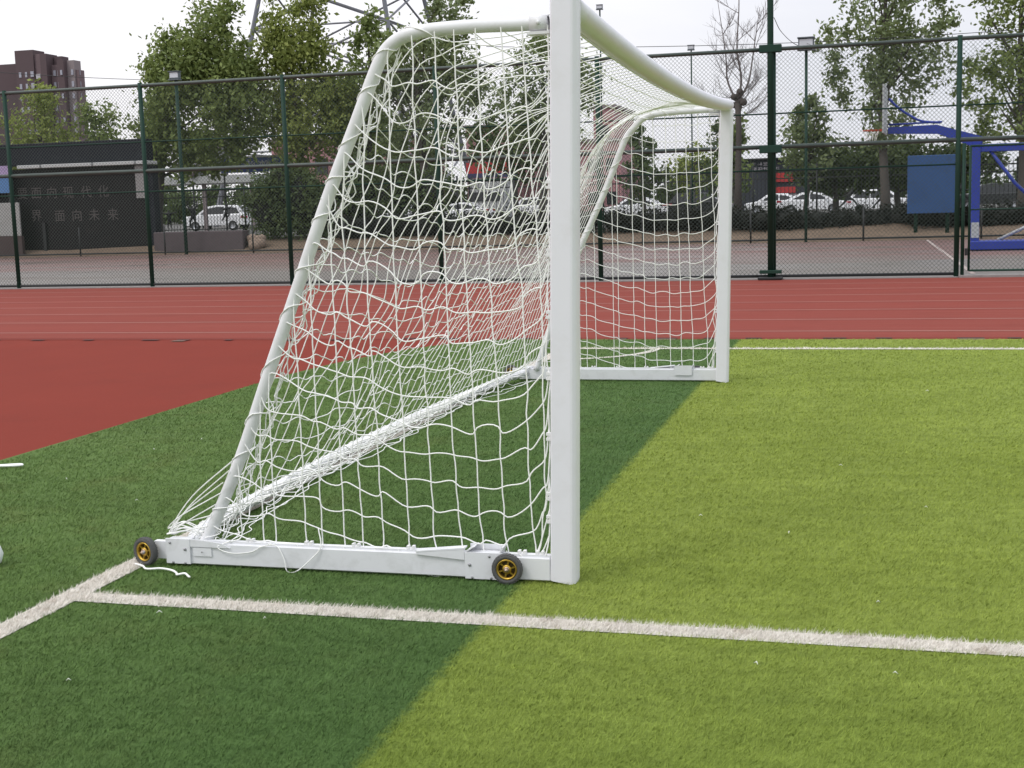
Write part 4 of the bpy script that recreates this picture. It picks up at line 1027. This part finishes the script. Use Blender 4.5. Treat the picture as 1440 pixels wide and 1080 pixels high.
def car(x, y, kind, paint, label, front=-1, rot=0, z=.6):
    """front=-1: bonnet to the left"""
    d_ = kind; L = d_['L']; hw = .88; t_ = thing('parked_car', (x, y, z), label, 'car', 'cars parked behind the iron fence')
    def place(mb, name, m, par=t_):
        c_, s_ = math.cos(rot), math.sin(rot); o2 = []
        for (a, b_, c) in mb.v:
            a = (a-L/2)*(1 if front < 0 else -1); b_ = b_*(1 if front < 0 else -1)
            o2.append((x+a*c_-b_*s_, y+a*s_+b_*c_, z+c))
        mb.v = o2; return mb.build(name, m, par)
    b = MB(); P_ = d_['body']; n = len(P_)
    # body: side profile lofted over five widths so that the flanks curve
    secs = [(-hw, .93), (-hw*.96, 1.0), (0, 1.02), (hw*.96, 1.0), (hw, .93)]
    for yy, k in secs: b.v += [((px-L/2)*(.975 if abs(yy) == hw else 1)+L/2, yy, pz*k if pz > .5 else pz) for px, pz in P_]
    for i in range(4):
        for j in range(n): b.f.append((i*n+j, i*n+(j+1) % n, (i+1)*n+(j+1) % n, (i+1)*n+j)); b.m.append(0); b.sm.append(False)
    b.f += [tuple(range(n)), tuple(range(5*n-1, 4*n-1, -1))]; b.m += [0, 0]; b.sm += [False]*2
    body = place(b, 'body', paint)
    # cabin
    Rf = d_['roof']; n = len(Rf); b = MB()
    for yy, k in ((-hw*.93, 0), (-hw*.74, 1), (hw*.74, 1), (hw*.93, 0)):
        for i, (px, pz) in enumerate(Rf):
            b.v.append((px, yy if k == 0 and i in (0, n-1) else (yy*.83 if k == 0 else yy*.98), pz-(0 if i in (0, n-1) else (.05 if k == 0 else 0))))
    for i in range(3):
        for j in range(n-1): b.f.append((i*n+j, i*n+j+1, (i+1)*n+j+1, (i+1)*n+j)); b.m.append(0); b.sm.append(False)
    b.f += [tuple(range(n)), tuple(range(4*n-1, 3*n-1, -1))]; b.m += [0, 0]; b.sm += [False]*2
    place(b, 'cabin', paint)
    # glass on both sides, front and rear
    base = d_['body'][3][1]
    for s_ in (-1, 1):
        q = [(Rf[0][0]+.26, base+.03), (Rf[1][0]+.10, Rf[1][1]-.12), (Rf[2][0], Rf[2][1]-.12), (Rf[3][0]-.05, Rf[3][1]-.14), (Rf[4][0]-.30, base+.06)]
        m1 = (q[2][0]+q[3][0])/2-.15
        for seg in ([q[0], q[1], q[2], (m1-.04, q[2][1]-.005), (m1-.04, base+.04)], [(m1+.04, base+.04), (m1+.04, q[2][1]-.01), q[3], q[4]]):
            b = MB(); lo_ = [(px, s_*(hw*.93-(pz-base)/(Rf[2][1]-base)*hw*.16+.012), pz) for px, pz in seg]; b.add(lo_, [tuple(range(len(lo_)))]); place(b, 'side_window', M_glass)
    for nm, (a, c) in (('windscreen', (Rf[0], Rf[1])), ('rear_window', (Rf[4], Rf[3]))):
        b = MB(); e = -.02 if nm == 'windscreen' else .02
        lo_ = [(a[0]+(c[0]-a[0])*.12+e, -hw*.72, a[1]+(c[1]-a[1])*.12+.02), (a[0]+(c[0]-a[0])*.12+e, hw*.72, a[1]+(c[1]-a[1])*.12+.02), (a[0]+(c[0]-a[0])*.9+e, hw*.66, a[1]+(c[1]-a[1])*.9+.02), (a[0]+(c[0]-a[0])*.9+e, -hw*.66, a[1]+(c[1]-a[1])*.9+.02)]
        b.add(lo_, [(0, 1, 2, 3)]); place(b, nm, M_glass)
    for wx in d_['wx']:
        for s_ in (-1, 1):
            b = MB(); b.lathe([(.20, -.09), (.31, -.10), (.33, -.06), (.33, .06), (.31, .10), (.20, .09)], (wx, s_*.80, .33), 'y', 20); wh = place(b, 'wheel', M_tyre)
            b = MB(); b.lathe([(0, s_*.085), (.05, s_*.10), (.20, s_*.07), (.205, s_*.09)], (wx, s_*.81, .33), 'y', 16); place(b, 'rim', M_rimc, wh)
    for s_ in (-1, 1):
        b = MB(); b.box((-.012, s_*.62-.17, .62), (.10, s_*.62+.17, .74)); place(b, 'headlight', M_head)
        b = MB(); b.box((L-.10, s_*.66-.16, .78), (L+.012, s_*.66+.16, .94)); b.box((L-.30, s_*.885-.012, .80), (L-.06, s_*.885+.012, .92)); place(b, 'tail_light', M_tail)
        b = MB(); b.box((Rf[0][0]+.35, s_*.97-.08, base+.04), (Rf[0][0]+.50, s_*.97+.08, base+.17), bev=.02); place(b, 'mirror', paint)
    b = MB(); b.box((-.02, -.7, .30), (.03, .7, .46)); place(b, 'bumper', M_trim)
    return t_
car(-4.9, 90, SED, P_white, 'white car partly behind the tall pole, tail light showing', -1)
car(-2.4, 86, SED, P_white, 'white saloon directly right of the tall pole', 1)
car(2.1, 88, SUV, P_white, 'white car right of the saloon, behind the black figures', 1, z=.45)
car(8.8, 84, SUV, P_black, 'black car at the right behind the blue stand upright', -1)
car(12.9, 86, SED, P_black, 'dark saloon at the far right edge behind the stand brace', 1)
car(-40.6, 75, SUV, P_white, 'white estate car behind the iron fence left of the dark bush', -1)
car(-27.6, 88, SED, P_white, 'white car seen through the middle of the near goal net', -1)
car(-32.8, 90, SUV, P_white, 'white car left behind the near goal net', 1)
car(-14.6, 88, SED, P_white, 'white car low behind the far side net', -1)
car(-10.2, 89, SUV, P_black, 'dark car between the white ones behind the far side net', 1)
car(-21.0, 87, SUV, P_white, 'white car behind the near goal post', 1)

# ================================================================== BUILDINGS
M_brick = pmat('brown_brick', lin(122, 104, 106, .8), .12, .25, .9); M_brick_shade = pmat('shaded_brick', lin(98, 82, 84, .8), .12, .25, .9); M_stucco = pmat('grey_stucco_and_lit_face', lin(150, 138, 138, .8), .12, .3, .9)  # darker brick: shade of the tower's left faces painted into the colour
M_win = pmat('tower_window', lin(176, 176, 186, .8), .25, .6, .3); M_bal = pmat('balcony_white', lin(196, 192, 194, .8), .15, .8, .7)
tb = thing('tower_block', (-205, 300, 0), 'brown brick apartment tower block on the left skyline', 'building')
def vol(name, x0, x1, y0, y1, h, m): MB().box((x0, y0, 0), (x1, y1, h)).build(name, m, tb)
vol('wing', -232, -212.4, 300, 305, 42.3, M_brick_shade); vol('stair_core', -211.3, -205.9, 296, 301, 45.0, M_brick_shade)
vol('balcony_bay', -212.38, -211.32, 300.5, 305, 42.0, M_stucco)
vol('block', -205.88, -203.3, 296.5, 301, 43.9, M_brick); vol('fin', -203.28, -201.5, 295, 300, 43.7, M_brick_shade)
vol('bay', -201.48, -198.8, 297, 301, 41.0, M_brick); vol('roof_room', -201.2, -198.9, 298, 301, 43.2, M_brick_shade)
vol('fin', -198.78, -196.9, 295.5, 300, 42.0, M_brick_shade); vol('bay', -196.88, -194.8, 297, 300, 41.9, M_stucco); vol('bay', -194.78, -193.9, 297.5, 300, 39.5, M_brick)  # fin painted in the shaded tone, bays in the lit tones
for k in range(13):
    z = 38.2-k*2.95
    for x, y, w_, mm in ((-206.9, 295.98, .9, M_win), (-200.9, 296.98, .7, M_win), (-199.7, 296.98, .7, M_win), (-195.7, 296.98, .6, M_win)):
        MB().box((x, y-.2, z), (x+w_, y+.1, z+1.4)).build('window', mm, tb)
    MB().box((-205.2, 295.6, z-.6), (-203.9, 296.48, z+.6)).build('balcony', M_bal, tb)
    for x, y, w_ in ((-210.4, 295.98, .7), (-208.6, 295.98, .6), (-204.9+.9, 296.48, .5), (-194.4, 297.98, .6)): MB().box((x, y-.1, z), (x+w_, y+.1, z+1.3)).build('window', M_win, tb)
    if k % 2 == 0: MB().box((-198.0+.2, 295.2, z), (-197.3, 295.48, z+1.2)).build('window', M_win, tb)
M_pinkb = pmat('pink_brick', lin(188, 140, 142, .8), .12, .15, .9, dirt=lin(170, 150, 150), dirtamt=.5); M_roofr = pmat('red_sign', lin(188, 52, 52, .8), .15, .8, .6)
def block(name, label, x0, x1, y, h, m, rows, cols, depth=12, wm=None):
    t_ = thing(name, ((x0+x1)/2, y, .6), label, 'building'); MB().box((x0, y, .5), (x1, y+depth, h)).build('wall', m, t_)
    MB().box((x0-.25, y-.25, h+.002), (x1+.25, y+depth+.2, h+.3)).build('roof', M_stucco, t_)
    for r_ in range(rows):
        for c in range(cols):
            x = x0+(c+.5)*(x1-x0)/cols; z = 1.6+(r_+.0)*(h-1.2)/rows
            MB().box((x-.55, y-.12, z), (x+.55, y-.004, z+1.3)).build('window', wm or M_glass, t_)
    return t_
block('pink_building', 'pink gabled building seen through the goal net', -40.0, -34.6, 130, 10.0, M_pinkb, 2, 3)
block('pink_building', 'taller pink block right of the near goal post', -26.6, -24.4, 132, 11.6, M_pinkb, 3, 1)
block('pink_building', 'low wide pink building beyond the near goal post', -31, -23.2, 129, 8.0, M_pinkb, 2, 4)
block('brick_house', 'pale brick house behind the biggest leafy tree', -46.5, -41.2, 96, 7.4, M_pinkb, 2, 3)
block('brick_house', 'reddish house behind the trunk seen through the net', -53.5, -47.0, 132, 9.4, M_pinkb, 2, 3)
# shop row with a dark fascia
shop = thing('shop_front', (-8, 130, .6), 'dark shop front with red signs beyond the parked cars', 'building')
M_dshop = pmat('dark_fascia', lin(46, 50, 60, .8), .2, .3, .6)
MB().box((-16.5, 130, .5), (-4.9, 140, 5.6)).build('wall', M_dshop, shop)
MB().box((-16.8, 129.4, 5.602), (-4.6, 140.2, 5.75)).build('roof', M_dark, shop)
for z0, z1 in ((3.35, 4.25), (2.25, 2.85)): MB().box((-7.85, 129.75, z0), (-5.75, 129.98, z1)).build('red_sign', M_roofr, shop)
M_faint = pmat('sign_white', lin(190, 184, 190, .8), .3, 2, .6)
for z, x0, x1 in ((5.0, -10.6, -8.9), (4.5, -10.0, -7.2)):
    b = MB(); x = x0
    while x < x1:
        for k in range(4): xx = x+.05+.08*RNG.integers(5); b.box((xx, 129.9, z), (xx+.05, 129.97, z+.36))
        for k in range(3): zz_ = z+.02+.09*RNG.integers(4); b.box((x, 129.86, zz_), (x+.42, 129.899, zz_+.045))
        x += .56
    b.build('sign_strokes', M_faint, shop, fix=False)
b = MB(); b.box((-7.4, 129.7, 1.0), (-5.6, 129.97, 2.15)); b.build('shop_window', pmat('shop_window', lin(150, 140, 142, .8), .4, 3, .4), shop)
# white gate house and red banner seen through the net
gh = thing('gate_booth', (-32.6, 110, .6), 'white booth under a red banner seen through the goal net', 'booth')
MB().box((-33.2, 108, .5), (-30.0, 111, 4.2)).build('wall', M_pale, gh)
MB().box((-33.0, 107.93, 2.2), (-30.3, 107.996, 3.0)).build('window', M_glass, gh)
MB().box((-33.3, 107.8, 4.65), (-28.6, 107.9, 5.6)).build('banner', M_roofr, gh); MB().box((-33.3, 107.8, 4.25), (-28.6, 107.92, 4.648)).build('sign_base', pmat('sign_navy', lin(60, 60, 100, .8), .2, 1, .6), gh)
for x in (-33.1, -28.8): MB().box((x-.08, 107.95, .5), (x+.08, 108.1, 5.6)).build('leg', M_dark, gh)
# blue banner with white lettering, left
bn = thing('blue_banner', (-28.6, 56, .6), 'long blue banner with white Chinese lettering between the trees', 'banner')
MB().box((-30.5, 56.0, 3.72), (-26.75, 56.06, 4.44)).build('cloth', pmat('banner_blue', lin(74, 92, 156, .8), .15, 1, .6), bn); MB().box((-30.5, 55.98, 4.442), (-26.75, 56.08, 4.53)).build('edge', M_pale, bn)
text_mesh('lettering', '火山广设实冲客商会', .46, M_pale, (-30.42, 55.997, 3.92), parent=bn, depth=.004, boldx=.008, sx=.86)
for x in (-30.4, -26.85): tubeobj('leg', (x, 56.12, .6), (x, 56.12, 4.5), .05, M_dark, bn)
# white canopy and stair roof left
cn = thing('white_canopy', (-37, 66, .6), 'white sloping canopy roof behind the iron fence', 'canopy')
b = MB(); b.prism([(-38.6, 4.0), (-38.3, 4.25), (-35.6, 6.0), (-34.6, 6.0), (-34.6, 5.7), (-35.4, 5.7)], 66, 69); b.build('sloping_roof', M_pale, cn)
MB().box((-40.5, 65.9, 3.5), (-33.6, 69.5, 3.95)).build('flat_roof', M_pale, cn)
for x in (-40.2, -37.0, -33.9): MB().box((x-.1, 66.2, .5), (x+.1, 66.4, 3.498)).build('column', M_stucco, cn)
b = MB(); b.tube([(-37.6, 65.8, 3.9), (-34.9, 65.8, 6.1)], .12, 6); b.build('handrail', M_stucco, cn)

# lattice pylon
M_steel = pmat('galvanised_steel', lin(120, 122, 128, .8), .15, .5, .5, metal=.3)
py = thing('lattice_pylon', (-45, 112, .6), 'grey steel lattice pylon rising above the trees', 'pylon')
cxp, cyp = -45.8, 112
def leg_at(sx_, sy_, z): k = 1-z/46.0; return np.array([cxp+sx_*(1.2+8.4*k), cyp+sy_*(1.2+8.4*k), z+.6])
b = MB()
for sx_ in (-1, 1):
    for sy_ in (-1, 1):
        q = MB(); q.tube([leg_at(sx_, sy_, z) for z in np.linspace(0, 40, 9)], np.linspace(.26, .14, 9), 6, sm=False); q.build('leg', M_steel, py)
lv = [0, 6.5, 12.3, 17.5, 22, 26, 30, 34, 38]
for z0, z1 in zip(lv, lv[1:]):
    for a, c in (((-1, -1), (1, -1)), ((1, -1), (1, 1)), ((1, 1), (-1, 1)), ((-1, 1), (-1, -1))):
        b.tube([leg_at(*a, z0), leg_at(*c, z1)], .10, 5, sm=False); b.tube([leg_at(*c, z0), leg_at(*a, z1)], .10, 5, sm=False); b.tube([leg_at(*a, z1), leg_at(*c, z1)], .085, 5, sm=False)
b.build('bracing', M_steel, py, fix=False)
b = MB()
for z in (33, 38): b.tube([(cxp-7, cyp, z+.6), (cxp+7, cyp, z+.6)], .14, 5)
b.build('cross_arm', M_steel, py)
# overhead wires
def cable(p, q, sag, label, r=.03):
    P_ = [np.array(p)+(np.array(q)-p)*u-np.array([0, 0, sag*4*u*(1-u)]) for u in np.linspace(0, 1, 25)]
    b = MB(); b.tube(P_, r, 4, cap=False); tag(b.build('overhead_wire', M_dark), label, 'wire')
cable((-95, 120, 18.2), (-36, 118, 14.0), .8, 'thin overhead wire crossing the sky past the tower block', .028)
cable((-14, 48, 8.2), (16, 48, 8.0), .5, 'thin overhead wire crossing behind the tall pole', .012)
b = MB(); b.tube(smooth([(-.58, 21.9, 5.2), (-.45, 22.3, 4.95), (-.2, 24, 4.85), (.1, 30, 5.35), (-.95, 45.0, 7.25)], 6), .008, 4, cap=False)
tag(b.build('hanging_cable', M_dark), 'slack cable from the tall pole to the square floodlight', 'cable')

# ================================================================== SMALL THINGS ON THE TURF
def rope(pts, label, r=.005, n=6):
    b = MB(); b.tube(smooth(pts, n), r, 6); tag(b.build('rope', M_cord), label, 'rope')
rope([(-2.03, -.10, .012), (-1.97, -.135, .014), (-1.93, -.17, .012), (-1.86, -.165, .016), (-1.80, -.175, .013), (-1.755, -.21, .012), (-1.735, -.24, .014), (-1.70, -.235, .02), (-1.675, -.25, .014), (-1.66, -.262, .012)], 'short white rope end lying below the rear wheel of the goal')
rope([(-4.60, 1.80, .014), (-4.42, 1.86, .014), (-4.28, 1.92, .016), (-4.17, 1.95, .016), (-4.12, 1.985, .015), (-4.16, 2.01, .015), (-4.26, 1.97, .014), (-4.42, 1.905, .012), (-4.6, 1.86, .012)], 'doubled white rope lying by the red area at the left edge', .007)
# white sack at the left edge
b = MB(); pr_ = [(0, 0), (.035, .004), (.060, .03), (.066, .09), (.060, .15), (.045, .19), (.022, .205), (0, .207)]
b.lathe(pr_, (0, 0, 0), 'z', 18)
b.v = [(-2.735+x*(1+.12*math.sin(9*z*6+x*30)), -.22+y*(1+.10*math.cos(z*50+y*40)), z*.62) for x, y, z in b.v]
tag(b.build('white_bag', pmat('bag_white', (.70, .74, .72, 1), .06, 9, .5)), 'white crumpled bag standing on the turf at the left edge', 'bag')
M_speck = pmat('litter_white', (.72, .74, .66, 1), .1, 20, .7)
spk = [(-3.53, 1.6), (-3.5, 2.6), (-3.36, 3.0), (-1.5, -.78), (-1.05, -.78), (-1.43, -1.55), (.45, 1.2), (.9, .9), (1.1, 2.6), (1.55, 1.55), (1.3, -.15), (1.35, -.95), (-.2, .9), (1.75, 5.8), (.9, -.95), (-2.75, 1.1), (-.35, .35)]
for i, (x, y) in enumerate(spk):
    b = MB(); a = RNG.random()*6.28; l_ = .005+.008*RNG.random()
    b.tube([(x, y, .020), (x+l_*math.cos(a), y+l_*math.sin(a), .027), (x+2*l_*math.cos(a+.3), y+2*l_*math.sin(a+.3), .019)], [.0015, .0024, .001], 5)
    tag(b.build('litter_scrap', M_speck), 'tiny pale scrap lying on the turf', 'litter', 'tiny pale scraps on the turf')
